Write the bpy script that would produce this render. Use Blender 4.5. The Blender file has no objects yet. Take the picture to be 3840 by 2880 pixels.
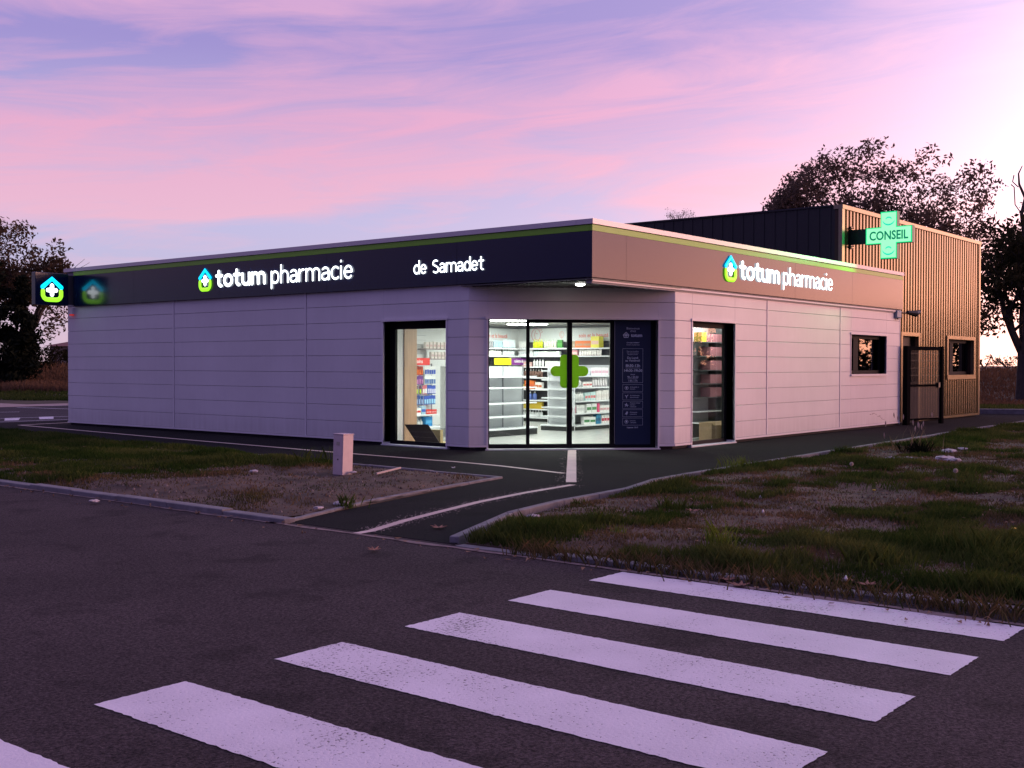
import bpy, math, random
import numpy as np
from mathutils import Vector, Matrix, noise
random.seed(7); rng = np.random.default_rng(7)
PI = math.pi
SC = bpy.context.scene
COL = SC.collection

# ------------------------------------------------------------------ camera
# world frame: building corner at the origin, long sign facade runs along +Y, sunset facade along +X
CAM = Vector((-16.105, -11.317, 1.6))
AZ, PITCH, ROLL = math.radians(39.018), math.radians(0.9578), math.radians(0.1154)
F = Vector((math.cos(AZ)*math.cos(PITCH), math.sin(AZ)*math.cos(PITCH), -math.sin(PITCH)))
Rv = Vector((math.sin(AZ), -math.cos(AZ), 0)); Up = Rv.cross(F)
R2 = Rv*math.cos(ROLL) + Up*math.sin(ROLL); U2 = Up*math.cos(ROLL) - Rv*math.sin(ROLL)
cd = bpy.data.cameras.new("camera"); cam = bpy.data.objects.new("camera", cd); COL.objects.link(cam)
M = Matrix((R2, U2, -F)).transposed().to_4x4(); M.translation = CAM; cam.matrix_world = M
cd.sensor_width = 36; cd.lens = 4300.94/3840*36; cd.clip_end = 2000; cd.clip_start = 0.05
SC.camera = cam

# ------------------------------------------------------------------ world (dusk sky)
W = bpy.data.worlds.new("World"); SC.world = W; W.use_nodes = True
nt = W.node_tree; nt.nodes.clear()
def wn(t, **k):
    n = nt.nodes.new(t)
    for a, b in k.items(): setattr(n, a, b)
    return n
def wl(a, b): nt.links.new(a, b)
def wmath(op, a, b=None, clamp=False):
    n = wn('ShaderNodeMath', operation=op, use_clamp=clamp)
    for i, v in enumerate((a, b)):
        if v is None: continue
        if isinstance(v, (int, float)): n.inputs[i].default_value = v
        else: wl(v, n.inputs[i])
    return n.outputs[0]
def wramp(fac, stops, interp='LINEAR'):
    n = wn('ShaderNodeValToRGB'); cr = n.color_ramp; cr.interpolation = interp
    while len(cr.elements) < len(stops): cr.elements.new(0.5)
    for e, (p, c) in zip(cr.elements, stops): e.position = p; e.color = (*c, 1)
    wl(fac, n.inputs[0]); return n.outputs[0]
def wmix(fac, a, b, mode='MIX'):
    n = wn('ShaderNodeMix', data_type='RGBA', blend_type=mode)
    for s, v in ((n.inputs[0], fac), (n.inputs[6], a), (n.inputs[7], b)):
        if isinstance(v, (int, float)): s.default_value = v
        elif isinstance(v, tuple): s.default_value = (*v, 1)
        else: wl(v, s)
    return n.outputs[2]
def wdot(v, d):
    n = wn('ShaderNodeVectorMath', operation='DOT_PRODUCT'); wl(v, n.inputs[0]); n.inputs[1].default_value = d
    return n.outputs['Value']
tc = wn('ShaderNodeTexCoord'); dirv = tc.outputs['Generated']
sep = wn('ShaderNodeSeparateXYZ'); wl(dirv, sep.inputs[0]); Z = sep.outputs[2]
zc = wmath('MAXIMUM', Z, 0.0)
SUN_AZ = math.radians(-20)
front = (math.cos(math.radians(20)), math.sin(math.radians(20)), 0)
# clear-sky colour by elevation
clear = wramp(zc, [(0.0, (.68,.51,.62)), (.06, (.58,.52,.72)), (.12, (.55,.52,.78)), (.17, (.53,.47,.75)), (.26, (.36,.30,.65)), (.45, (.36,.30,.63)), (1.0, (.42,.38,.69))])
# streaked pink clouds: long horizontal bands, slightly tilted
uu = wdot(dirv, (0.63, -0.777, 0))
cv = wn('ShaderNodeCombineXYZ')
wl(wmath('MULTIPLY', uu, 1.5), cv.inputs[0]); wl(wmath('MULTIPLY', wdot(dirv, (0.777, 0.63, 0)), 0.8), cv.inputs[1])
tilt = wmath('SUBTRACT', Z, wmath('MULTIPLY', uu, 0.09))
wl(wmath('MULTIPLY', tilt, 9.5), cv.inputs[2])
n1 = wn('ShaderNodeTexNoise'); n1.inputs['Scale'].default_value = 1.3; n1.inputs['Detail'].default_value = 7; n1.inputs['Roughness'].default_value = .5; n1.inputs['Distortion'].default_value = .5
wl(cv.outputs[0], n1.inputs[0])
n2 = wn('ShaderNodeTexNoise'); n2.inputs['Scale'].default_value = 3.6; n2.inputs['Detail'].default_value = 8; n2.inputs['Roughness'].default_value = .62; n2.inputs['Distortion'].default_value = 1.2
wl(cv.outputs[0], n2.inputs[0])
# broad pink band at about ten degrees and a weaker one near the horizon
band = wramp(wmath('ADD', tilt, wmath('MULTIPLY', wmath('SUBTRACT', n1.outputs[0], .5), .16)),
             [(0.0, (.55,)*3), (.07, (.45,)*3), (.10, (.06,)*3), (.13, (.12,)*3), (.165, (.78,)*3), (.225, (.85,)*3), (.25, (.35,)*3), (.275, (.12,)*3), (.33, (.55,)*3), (.5, (.4,)*3)])
wisp = wmath('MULTIPLY', wmath('SUBTRACT', n2.outputs[0], .5), 2.2)
big = wmath('MULTIPLY', wmath('SUBTRACT', n1.outputs[0], .5), 2.0)
cf = wmath('ADD', wmath('ADD', band, wisp), big, clamp=True)
sky = wmix(cf, clear, wramp(zc, [(0, (.82,.56,.64)), (.12, (.84,.50,.66)), (.2, (.80,.42,.63)), (.3, (.66,.40,.67)), (1, (.55,.43,.69))]))
# dimmer towards the east, behind the camera
east = wn('ShaderNodeMapRange', interpolation_type='SMOOTHSTEP')
wl(wmath('ADD', wdot(dirv, front), wmath('MULTIPLY', zc, .9)), east.inputs[0])
east.inputs[1].default_value = -.75; east.inputs[2].default_value = .72; east.inputs[3].default_value = 0; east.inputs[4].default_value = 1
sky = wmix(east.outputs[0], wmix(1.0, sky, wramp(zc, [(0, (.07,.09,.20)), (.14, (.09,.115,.27)), (.32, (.29,.33,.66)), (1, (.34,.38,.68))]), 'MULTIPLY'), sky)
# afterglow around the set sun
hz = wn('ShaderNodeVectorMath', operation='NORMALIZE')
flat = wn('ShaderNodeCombineXYZ'); wl(sep.outputs[0], flat.inputs[0]); wl(sep.outputs[1], flat.inputs[1]); wl(flat.outputs[0], hz.inputs[0])
ga = wmath('MAXIMUM', wdot(hz.outputs[0], (math.cos(SUN_AZ), math.sin(SUN_AZ), 0)), 0.0)
ga = wmath('POWER', ga, 4.3)
ge = wmath('EXPONENT', wmath('MULTIPLY', zc, -3.8))
glowc = wramp(zc, [(0, (4.4,1.55,.55)), (.06, (4.3,1.45,.6)), (.11, (3.7,1.3,.78)), (.17, (2.3,1.2,1.05)), (.32, (1.4,.85,1.0)), (1, (1.2,.9,1.2))])
lob = wmath('POWER', wmath('MAXIMUM', wdot(dirv, (math.cos(math.radians(0))*math.cos(.12), math.sin(math.radians(0))*math.cos(.12), math.sin(.12))), 0.0), 28)
sky = wmix(1.0, sky, wmix(1.0, (1.15,1.0,.98), lob, 'MULTIPLY'), 'ADD')
gl = wmix(1.0, glowc, wmath('MULTIPLY', ga, ge), 'MULTIPLY')
sky = wmix(1.0, sky, gl, 'ADD')
below = wmath('GREATER_THAN', Z, -0.02)
sky = wmix(below, (.03,.025,.035), sky)
bg = wn('ShaderNodeBackground'); bg.inputs[1].default_value = 1.0; wl(sky, bg.inputs[0])
wo = wn('ShaderNodeOutputWorld'); wl(bg.outputs[0], wo.inputs[0])
W.cycles.sampling_method = 'MANUAL'; W.cycles.sample_map_resolution = 1024
# the last warm light from just under the horizon, very soft
sl = bpy.data.lights.new("sun", 'SUN'); so = bpy.data.objects.new("sun", sl); COL.objects.link(so)
sl.energy = 2.3; sl.angle = math.radians(24); sl.color = (1.0, .50, .38)
SL = math.radians(-53)
so.rotation_euler = Vector((math.cos(SL)*math.cos(.10), math.sin(SL)*math.cos(.10), math.sin(.10))).to_track_quat('Z', 'Y').to_euler()
vs = SC.view_settings; vs.view_transform = 'Standard'; vs.look = 'None'; vs.exposure = 0; vs.gamma = 1
SC.render.engine = 'CYCLES'
SC.cycles.max_bounces = 8; SC.cycles.transparent_max_bounces = 16; SC.cycles.sample_clamp_indirect = 6

# ------------------------------------------------------------------ materials
MATS = {}
def mat(name, col, rough=.6, metal=0, spec=.5, var=0, vscale=5, bump=0, bscale=50, emit=None, es=0, coat=0, ior=1.5, var2=None, detail=4, stretch=None, trans=0):
    if name in MATS: return MATS[name]
    m = bpy.data.materials.new(name); m.use_nodes = True; t = m.node_tree; b = t.nodes['Principled BSDF']
    b.inputs['Base Color'].default_value = (*col, 1); b.inputs['Roughness'].default_value = rough; b.inputs['Metallic'].default_value = metal
    b.inputs['Specular IOR Level'].default_value = spec; b.inputs['IOR'].default_value = ior
    b.inputs['Coat Weight'].default_value = coat; b.inputs['Coat Roughness'].default_value = .08
    if emit: b.inputs['Emission Color'].default_value = (*emit, 1); b.inputs['Emission Strength'].default_value = es
    if var or bump or var2:
        tcn = t.nodes.new('ShaderNodeTexCoord'); vec = tcn.outputs['Object']
        if stretch:
            mp = t.nodes.new('ShaderNodeMapping'); mp.inputs['Scale'].default_value = stretch; t.links.new(vec, mp.inputs[0]); vec = mp.outputs[0]
    if var or var2:
        n = t.nodes.new('ShaderNodeTexNoise'); n.inputs['Scale'].default_value = vscale; n.inputs['Detail'].default_value = detail; n.inputs['Roughness'].default_value = .6
        t.links.new(vec, n.inputs[0])
        r = t.nodes.new('ShaderNodeValToRGB'); r.color_ramp.elements[0].position = .33; r.color_ramp.elements[1].position = .67
        c2 = var2 or tuple(min(1, c*(1+var)) for c in col); c1 = tuple(c*(1-var) for c in col)
        r.color_ramp.elements[0].color = (*c1, 1); r.color_ramp.elements[1].color = (*c2, 1)
        t.links.new(n.outputs[0], r.inputs[0]); t.links.new(r.outputs[0], b.inputs['Base Color'])
    if bump:
        n = t.nodes.new('ShaderNodeTexNoise'); n.inputs['Scale'].default_value = bscale; n.inputs['Detail'].default_value = 5
        t.links.new(vec, n.inputs[0])
        bp = t.nodes.new('ShaderNodeBump'); bp.inputs['Strength'].default_value = bump; bp.inputs['Distance'].default_value = .02
        t.links.new(n.outputs[0], bp.inputs['Height']); t.links.new(bp.outputs[0], b.inputs['Normal'])
    MATS[name] = m; return m

def asphalt(name, base, speck, dens, rough=.75):
    m = bpy.data.materials.new(name); m.use_nodes = True; t = m.node_tree; b = t.nodes['Principled BSDF']
    tcn = t.nodes.new('ShaderNodeTexCoord')
    def nz(sc, det, ro=.6):
        n = t.nodes.new('ShaderNodeTexNoise'); n.inputs['Scale'].default_value = sc; n.inputs['Detail'].default_value = det; n.inputs['Roughness'].default_value = ro
        t.links.new(tcn.outputs['Object'], n.inputs[0]); return n.outputs[0]
    def rmp(f, a, ca, bb, cb):
        r = t.nodes.new('ShaderNodeValToRGB'); e = r.color_ramp.elements
        e[0].position = a; e[1].position = bb; e[0].color = (*ca, 1); e[1].color = (*cb, 1); t.links.new(f, r.inputs[0]); return r.outputs[0]
    def mx(f, a, bb, mode='MIX'):
        n = t.nodes.new('ShaderNodeMix'); n.data_type = 'RGBA'; n.blend_type = mode
        for s, v in ((n.inputs[0], f), (n.inputs[6], a), (n.inputs[7], bb)):
            if isinstance(v, (int, float)): s.default_value = v
            elif isinstance(v, tuple): s.default_value = (*v, 1)
            else: t.links.new(v, s)
        return n.outputs[2]
    c = rmp(nz(.5, 6), .3, tuple(x*.78 for x in base), .7, tuple(x*1.22 for x in base))
    c = mx(1.0, c, rmp(nz(48, 4, .85), .36, (.22,)*3, .66, (2.0,)*3), 'MULTIPLY')
    vo = t.nodes.new('ShaderNodeTexVoronoi'); vo.inputs['Scale'].default_value = 55; t.links.new(tcn.outputs['Object'], vo.inputs[0])
    st = rmp(vo.outputs['Distance'], .12, (1,)*3, .22, (0,)*3)
    vs_ = t.nodes.new('ShaderNodeSeparateColor'); t.links.new(vo.outputs['Color'], vs_.inputs[0])
    gt = t.nodes.new('ShaderNodeMath'); gt.operation = 'GREATER_THAN'; gt.inputs[1].default_value = 1-dens; t.links.new(vs_.outputs[0], gt.inputs[0])
    ml = t.nodes.new('ShaderNodeMath'); ml.operation = 'MULTIPLY'; t.links.new(st, ml.inputs[0]); t.links.new(gt.outputs[0], ml.inputs[1])
    c = mx(ml.outputs[0], c, speck)
    # oil and tyre stains
    c = mx(1.0, c, rmp(nz(1.7, 4), .36, (.68,)*3, .46, (1,)*3), 'MULTIPLY')
    t.links.new(c, b.inputs['Base Color']); b.inputs['Roughness'].default_value = rough; b.inputs['Specular IOR Level'].default_value = .12
    bp = t.nodes.new('ShaderNodeBump'); bp.inputs['Strength'].default_value = .75; bp.inputs['Distance'].default_value = .01
    t.links.new(nz(70, 3, .7), bp.inputs['Height']); t.links.new(bp.outputs[0], b.inputs['Normal'])
    MATS[name] = m; return m

def paint_mat(name, col, wear, scale=38, lo=.30, hi=.36, ragged=0):
    """road paint with small worn holes showing the asphalt (alpha)"""
    m = bpy.data.materials.new(name); m.use_nodes = True; t = m.node_tree; b = t.nodes['Principled BSDF']
    tcn = t.nodes.new('ShaderNodeTexCoord')
    n = t.nodes.new('ShaderNodeTexNoise'); n.inputs['Scale'].default_value = scale; n.inputs['Detail'].default_value = 4; n.inputs['Roughness'].default_value = .65
    t.links.new(tcn.outputs['Object'], n.inputs[0])
    n2_ = t.nodes.new('ShaderNodeTexNoise'); n2_.inputs['Scale'].default_value = 2.3; n2_.inputs['Detail'].default_value = 5
    t.links.new(tcn.outputs['Object'], n2_.inputs[0])
    ad = t.nodes.new('ShaderNodeMath'); ad.operation = 'MULTIPLY_ADD'; n3_ = t.nodes.new('ShaderNodeTexNoise'); n3_.inputs['Scale'].default_value = .55; n3_.inputs['Detail'].default_value = 2; t.links.new(tcn.outputs['Object'], n3_.inputs[0]); av = t.nodes.new('ShaderNodeMath'); av.operation = 'ADD'; av.use_clamp = False; t.links.new(n2_.outputs[0], av.inputs[0]); t.links.new(n3_.outputs[0], av.inputs[1]); hv = t.nodes.new('ShaderNodeMath'); hv.operation = 'MULTIPLY'; hv.inputs[1].default_value = .5; t.links.new(av.outputs[0], hv.inputs[0])
    t.links.new(hv.outputs[0], ad.inputs[0]); ad.inputs[1].default_value = .5; t.links.new(n.outputs[0], ad.inputs[2])
    r = t.nodes.new('ShaderNodeValToRGB'); r.color_ramp.elements[0].position = lo+.205; r.color_ramp.elements[1].position = hi+.205
    t.links.new(ad.outputs[0], r.inputs[0])
    mx = t.nodes.new('ShaderNodeMix'); mx.data_type = 'RGBA'; t.links.new(r.outputs[0], mx.inputs[0])
    mx.inputs[6].default_value = (*wear, 1)
    rr = t.nodes.new('ShaderNodeValToRGB'); rr.color_ramp.elements[0].position = .3; rr.color_ramp.elements[1].position = .7
    rr.color_ramp.elements[0].color = (*[c*.84 for c in col], 1); rr.color_ramp.elements[1].color = (*col, 1)
    t.links.new(n2_.outputs[0], rr.inputs[0]); t.links.new(rr.outputs[0], mx.inputs[7])
    t.links.new(mx.outputs[2], b.inputs['Base Color']); b.inputs['Roughness'].default_value = .6
    bp = t.nodes.new('ShaderNodeBump'); bp.inputs['Strength'].default_value = .4; bp.inputs['Distance'].default_value = .01
    t.links.new(n.outputs[0], bp.inputs['Height']); t.links.new(bp.outputs[0], b.inputs['Normal'])
    MATS[name] = m; return m

def glass_mat(name, tint=(.93,.97,.95), ior=1.5, rough=0.0, boost=1.0):
    m = bpy.data.materials.new(name); m.use_nodes = True; t = m.node_tree; t.nodes.clear()
    fr = t.nodes.new('ShaderNodeFresnel'); ge_ = t.nodes.new('ShaderNodeNewGeometry'); im = t.nodes.new('ShaderNodeMapRange')
    im.inputs[3].default_value = ior; im.inputs[4].default_value = 1/ior; t.links.new(ge_.outputs['Backfacing'], im.inputs[0]); t.links.new(im.outputs[0], fr.inputs[0])
    tr = t.nodes.new('ShaderNodeBsdfTransparent'); tr.inputs[0].default_value = (*tint, 1)
    g = t.nodes.new('ShaderNodeBsdfGlossy'); g.inputs['Roughness'].default_value = rough
    mu = t.nodes.new('ShaderNodeMath'); mu.operation = 'MULTIPLY'; mu.inputs[1].default_value = boost; mu.use_clamp = True; t.links.new(fr.outputs[0], mu.inputs[0])
    mx = t.nodes.new('ShaderNodeMixShader'); t.links.new(mu.outputs[0], mx.inputs[0]); t.links.new(tr.outputs[0], mx.inputs[1]); t.links.new(g.outputs[0], mx.inputs[2])
    o = t.nodes.new('ShaderNodeOutputMaterial'); t.links.new(mx.outputs[0], o.inputs[0]); MATS[name] = m; return m

def leaf_mat(name, c1, c2, translucent=.3):
    m = bpy.data.materials.new(name); m.use_nodes = True; t = m.node_tree; t.nodes.clear()
    at_ = t.nodes.new('ShaderNodeAttribute'); at_.attribute_name = 'tint'
    mx = t.nodes.new('ShaderNodeMix'); mx.data_type = 'RGBA'; t.links.new(at_.outputs['Fac'], mx.inputs[0])
    mx.inputs[6].default_value = (*c1, 1); mx.inputs[7].default_value = (*c2, 1)
    d = t.nodes.new('ShaderNodeBsdfDiffuse'); t.links.new(mx.outputs[2], d.inputs[0])
    tl = t.nodes.new('ShaderNodeBsdfTranslucent'); t.links.new(mx.outputs[2], tl.inputs[0])
    ms = t.nodes.new('ShaderNodeMixShader'); ms.inputs[0].default_value = translucent; t.links.new(d.outputs[0], ms.inputs[1]); t.links.new(tl.outputs[0], ms.inputs[2])
    o = t.nodes.new('ShaderNodeOutputMaterial'); t.links.new(ms.outputs[0], o.inputs[0]); MATS[name] = m; return m

def emis(name, col, s):
    m = mat(name, tuple(min(.8, c) for c in col), .5, emit=col, es=s); return m

mWall = mat('white_lacquered_panel', (.76,.74,.75), .36, spec=.45, var=.05, vscale=.6, bump=.12, bscale=.9)
_t = mWall.node_tree; _b = _t.nodes['Principled BSDF']; _src = _b.inputs['Base Color'].links[0].from_socket
_tc = _t.nodes.new('ShaderNodeTexCoord'); _sp = _t.nodes.new('ShaderNodeSeparateXYZ'); _t.links.new(_tc.outputs['Object'], _sp.inputs[0])
_mp = _t.nodes.new('ShaderNodeMapping'); _mp.inputs['Scale'].default_value = (9, 9, .9); _t.links.new(_tc.outputs['Object'], _mp.inputs[0])
_nn = _t.nodes.new('ShaderNodeTexNoise'); _nn.inputs['Scale'].default_value = 1.0; _nn.inputs['Detail'].default_value = 5; _t.links.new(_mp.outputs[0], _nn.inputs[0])
_mr = _t.nodes.new('ShaderNodeMapRange'); _mr.inputs[1].default_value = .08; _mr.inputs[2].default_value = .55; _mr.inputs[3].default_value = .55; _mr.inputs[4].default_value = .10; _t.links.new(_sp.outputs[2], _mr.inputs[0])
_ml = _t.nodes.new('ShaderNodeMath'); _ml.operation = 'MULTIPLY'; _t.links.new(_mr.outputs[0], _ml.inputs[0]); _t.links.new(_nn.outputs[0], _ml.inputs[1])
_mx = _t.nodes.new('ShaderNodeMix'); _mx.data_type = 'RGBA'; _t.links.new(_ml.outputs[0], _mx.inputs[0]); _t.links.new(_src, _mx.inputs[6]); _mx.inputs[7].default_value = (.34,.30,.28,1); _t.links.new(_mx.outputs[2], _b.inputs['Base Color'])
mTrim = mat('white_trim', (.78,.75,.76), .35)
mReveal = mat('pale_grey_reveal', (.62,.62,.64), .5)
mJoint = mat('dark_joint', (.40,.39,.41), .8)
mNavy = mat('navy_aluminium_panel', (.003,.010,.042), .17, spec=.5, coat=.25, ior=1.5, bump=.03, bscale=1.2)
mStripe = mat('green_aluminium_stripe', (.22,.52,.03), .3, spec=.5)
mCap = mat('white_roof_cap', (.62,.58,.62), .4, metal=.3)
mFrame = mat('black_aluminium_frame', (.005,.005,.007), .6, spec=.15)
mGlass = glass_mat('window_glass')
mGlassD = glass_mat('dark_window_glass', (.35,.37,.38), 1.7, 0.01, 1.4)
mSoffit = mat('ribbed_dark_soffit', (.10,.10,.10), .5, metal=.3)
mRoof = mat('grey_roof_membrane', (.12,.12,.13), .8, var=.2)
mPlinth = mat('dark_plinth', (.03,.028,.03), .9, var=.3)
mBronze = mat('champagne_ribbed_steel', (.31,.27,.17), .26, metal=.95, var=.05, vscale=1.0)
mBronzeDark = mat('bronze_trim_steel', (.37,.31,.19), .28, metal=.9)
mDarkClad = mat('anthracite_ribbed_steel', (.012,.012,.016), .55, var=.1)
mRoad = asphalt('worn_road_asphalt', (.050,.038,.040), (.17,.13,.13), .10, .9)
mPath = asphalt('fresh_path_asphalt', (.009,.0085,.010), (.08,.07,.08), .03, .95)
mPark = asphalt('parking_asphalt', (.045,.036,.045), (.1,.09,.1), .05)
mKerb = mat('concrete_kerb', (.18,.17,.18), .85, var=.22, vscale=6, bump=.3, bscale=40)
mZebra = paint_mat('white_road_paint', (.78,.72,.78), (.09,.07,.08), 46, .385, .43)
mLine = paint_mat('cream_line_paint', (.66,.52,.46), (.2,.17,.17), 60, .33, .38)
mDirt = mat('dry_soil', (.045,.029,.018), .95, var2=(.12,.078,.054), vscale=2.2, bump=.4, bscale=14, detail=8, var=.3)
mField = mat('field_soil', (.075,.05,.035), .95, var2=(.09,.075,.035), vscale=.6, bump=.6, bscale=6, var=.3)
mSand = mat('pale_gravel_strip', (.38,.28,.25), .95, var=.15, vscale=3)

# ------------------------------------------------------------------ mesh builder
class MB:
    def __init__(s): s.mirror = False; s.v = []; s.f = []; s.m = []; s.mi = 0; s.sm = []; s.smooth = False
    def add(s, vs, fs):
        o = len(s.v); s.v += [tuple(v) for v in vs]; s.f += [tuple(o+i for i in f) for f in fs]; s.m += [s.mi]*len(fs); s.sm += [s.smooth]*len(fs)
    def box(s, x0, x1, y0, y1, z0, z1, T=None):
        vs = [Vector((x, y, z)) for z in (z0, z1) for y in (y0, y1) for x in (x0, x1)]
        fs = [(0,2,3,1), (4,5,7,6), (0,1,5,4), (2,6,7,3), (0,4,6,2), (1,3,7,5)]
        if T:
            vs = [T @ v for v in vs]
            if T.determinant() < 0: fs = [f[::-1] for f in fs]
        s.add(vs, fs)
    def quad(s, a, b, c, d): s.add([a, b, c, d], [(0,1,2,3)])
    def prism(s, pts, z0, z1):
        n = len(pts); vs = [(x, y, z0) for x, y in pts] + [(x, y, z1) for x, y in pts]
        s.add(vs, [tuple(range(n))[::-1], tuple(range(n, 2*n))] + [(i, (i+1) % n, n+(i+1) % n, n+i) for i in range(n)])
    def lathe(s, prof, n=12, T=None, ax='z'):
        vs = []
        for r, z in prof:
            for k in range(n):
                a = 2*PI*k/n; v = Vector((r*math.cos(a), r*math.sin(a), z)); vs.append(T @ v if T else v)
        fs = []
        for i in range(len(prof)-1):
            for k in range(n): fs.append((i*n+k, i*n+(k+1) % n, (i+1)*n+(k+1) % n, (i+1)*n+k))
        fs.append(tuple(range(n))[::-1]); fs.append(tuple((len(prof)-1)*n+k for k in range(n))); s.add(vs, fs)
    def tube(s, pts, rad, n=6):
        pts = [Vector(p) for p in pts]; rs = rad if hasattr(rad, '__len__') else [rad]*len(pts)
        vs = []; prev = None
        for i, p in enumerate(pts):
            d = (pts[min(i+1, len(pts)-1)]-pts[max(i-1, 0)]).normalized()
            if prev is None: a = d.orthogonal().normalized()
            else: a = (prev - d*prev.dot(d)).normalized()
            prev = a; b = d.cross(a)
            for k in range(n): t = 2*PI*k/n; vs.append(p+(a*math.cos(t)+b*math.sin(t))*rs[i])
        fs = [(i*n+k, i*n+(k+1) % n, (i+1)*n+(k+1) % n, (i+1)*n+k) for i in range(len(pts)-1) for k in range(n)]
        fs += [tuple(range(n))[::-1], tuple((len(pts)-1)*n+k for k in range(n))]; s.add(vs, fs)
    def fix(s):
        vol = 0
        for f in s.f:
            a = Vector(s.v[f[0]])
            for i in range(1, len(f)-1): vol += a.dot(Vector(s.v[f[i]]).cross(Vector(s.v[f[i+1]])))
        if vol < -1e-7: s.f = [f[::-1] for f in s.f]
    def build(s, name, mats, parent=None, origin=None, bevel=0):
        if s.mirror: s.f = [f[::-1] for f in s.f]
        if not isinstance(mats, (list, tuple)): mats = [mats]
        o = Vector(origin) if origin is not None else (parent_origin(parent) if parent else Vector((0,0,0)))
        me = bpy.data.meshes.new(name); me.from_pydata([(v[0]-o.x, v[1]-o.y, v[2]-o.z) for v in s.v], [], s.f)
        for m in mats: me.materials.append(m)
        me.polygons.foreach_set('material_index', s.m); me.polygons.foreach_set('use_smooth', s.sm); me.update()
        ob = bpy.data.objects.new(name, me); COL.objects.link(ob)
        if parent: ob.parent = parent
        else: ob.location = o
        if bevel:
            md = ob.modifiers.new('bevel', 'BEVEL'); md.width = bevel; md.segments = 2; md.limit_method = 'ANGLE'
        return ob
def parent_origin(p):
    while p.parent: p = p.parent
    return Vector(p.location)
def tag(o, label=None, cat=None, group=None, kind=None):
    if label: o['label'] = label
    if cat: o['category'] = cat
    if group: o['group'] = group
    if kind: o['kind'] = kind
    return o
def thing(name, loc, label, cat, group=None):
    o = bpy.data.objects.new(name, None); COL.objects.link(o); o.location = loc; o.empty_display_size = .2
    return tag(o, label, cat, group)
def copy_tree(o, loc=None, rz=None, label=None, group=None, parent=None):
    c = o.copy(); COL.objects.link(c)
    if parent: c.parent = parent
    if loc is not None: c.location = loc
    if rz is not None: c.rotation_euler.z = rz
    if label: c['label'] = label
    if group: c['group'] = group
    for ch in o.children: copy_tree(ch, parent=c)
    return c
def struct(mb, name, m): return tag(mb.build(name, m), kind='structure')

def frame_T(o, t, n):   # local x along t, y along outward n, z up
    t = Vector(t).normalized(); n = Vector(n).normalized(); T = Matrix((t, n, Vector((0,0,1)))).transposed().to_4x4(); T.translation = Vector(o); return T
TL = frame_T((0,0,0), (0,1,0), (-1,0,0))       # left facade: s = world y
TR = frame_T((0,0,0), (1,0,0), (0,-1,0))       # right facade: s = world x
TCH = frame_T((0,2.775,0), (1,-1,0), (-1,-1,0)) # chamfered entrance wall

def at(l, d, z=0):  # lateral and forward distance from where the photographer stood -> ground position
    return Vector((CAM.x + .77695*d + .62956*l, CAM.y + .62956*d - .77695*l, z))
def smooth(x): x = max(0, min(1, x)); return x*x*(3-2*x)
def terrain(x, y):
    d = (x-CAM.x)*.77695 + (y-CAM.y)*.62956
    return 1.45*smooth((d-46)/22)

# ------------------------------------------------------------------ ground
def grid_sheet(x0, x1, y0, y1, nx, ny, zf):
    mb = MB(); mb.smooth = True; vs = []
    for j in range(ny+1):
        for i in range(nx+1):
            x = x0+(x1-x0)*i/nx; y = y0+(y1-y0)*j/ny; vs.append((x, y, zf(x, y)))
    mb.add(vs, [(j*(nx+1)+i, j*(nx+1)+i+1, (j+1)*(nx+1)+i+1, (j+1)*(nx+1)+i) for j in range(ny) for i in range(nx)]); return mb
struct(grid_sheet(-600, 800, -600, 800, 280, 280, lambda x, y: terrain(x, y)-.03), 'ground', mField)
r = MB(); r.quad((-40,-60,-.004), (-8.45,-60,-.004), (-8.45,80,-.004), (-40,80,-.004)); struct(r, 'road', mRoad)
p = MB(); p.prism([(-8.5,-4.5), (-8.5,-2.2), (-3.62,-1.02), (-3.62,.9), (-3.02,8.2), (-2.5,14.8), (-2.3,19.0), (3,19), (3,15), (23.4,.9), (24.4,-1.8), (12.2,-2.3), (4.8,-2.62), (.7,-2.78), (-2.8,-2.98), (-4,-3.32), (-5.6,-3.45), (-6.8,-3.7)], -.02, 0); struct(p, 'path', mPath)
p = MB(); p.prism([(-8.45,19.0), (3,19.0), (3,15), (16,15), (26,22), (11.2,34.6), (-9,44)], -.02, -.002); struct(p, 'parking_lot', mPark)
p = MB(); p.prism([(-9,44), (-9,46), (7.2,34.4), (11.6,36.6), (15,34), (10.2,30.2), (7.5,29.9), (4.85,29.9), (-5,36)], -.01, .006); struct(p, 'gravel_strip', mSand)

def lawn_h(x, y, seed):
    return .05 + .05*noise.noise(Vector((x*.45, y*.45, seed))) + .035*noise.noise(Vector((x*1.6, y*1.6, seed+5))) + .012*noise.noise(Vector((x*6, y*6, seed+9)))
def inside(pt, poly):
    x, y = pt; c = False; n = len(poly)
    for i in range(n):
        x1, y1 = poly[i]; x2, y2 = poly[(i+1) % n]
        if (y1 > y) != (y2 > y) and x < (x2-x1)*(y-y1)/(y2-y1)+x1: c = not c
    return c
POLY_L = [(-8.50,-2.17), (-3.74,-1.02), (-3.72,.9), (-3.12,8.2), (-2.62,14.8), (-2.4,19.0), (-8.5,19.0), (-9.3,32), (-14,32), (-9.6,19), (-8.55,3)]
POLY_L = [(-8.42,-2.17), (-3.74,-1.02), (-3.72,.9), (-3.12,8.2), (-2.62,14.8), (-2.4,18.6), (-8.42,18.6)]
POLY_R = [(-8.40,-4.55), (-6.82,-3.86), (-5.62,-3.62), (-4.0,-3.48), (-2.8,-3.14), (.7,-2.94), (4.8,-2.78), (12.2,-2.46), (24.2,-2.0), (27,-8), (27,-26), (-8.1,-26), (-8.1,-9.2), (-8.3,-6.7)]
from mathutils.geometry import tessellate_polygon
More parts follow.
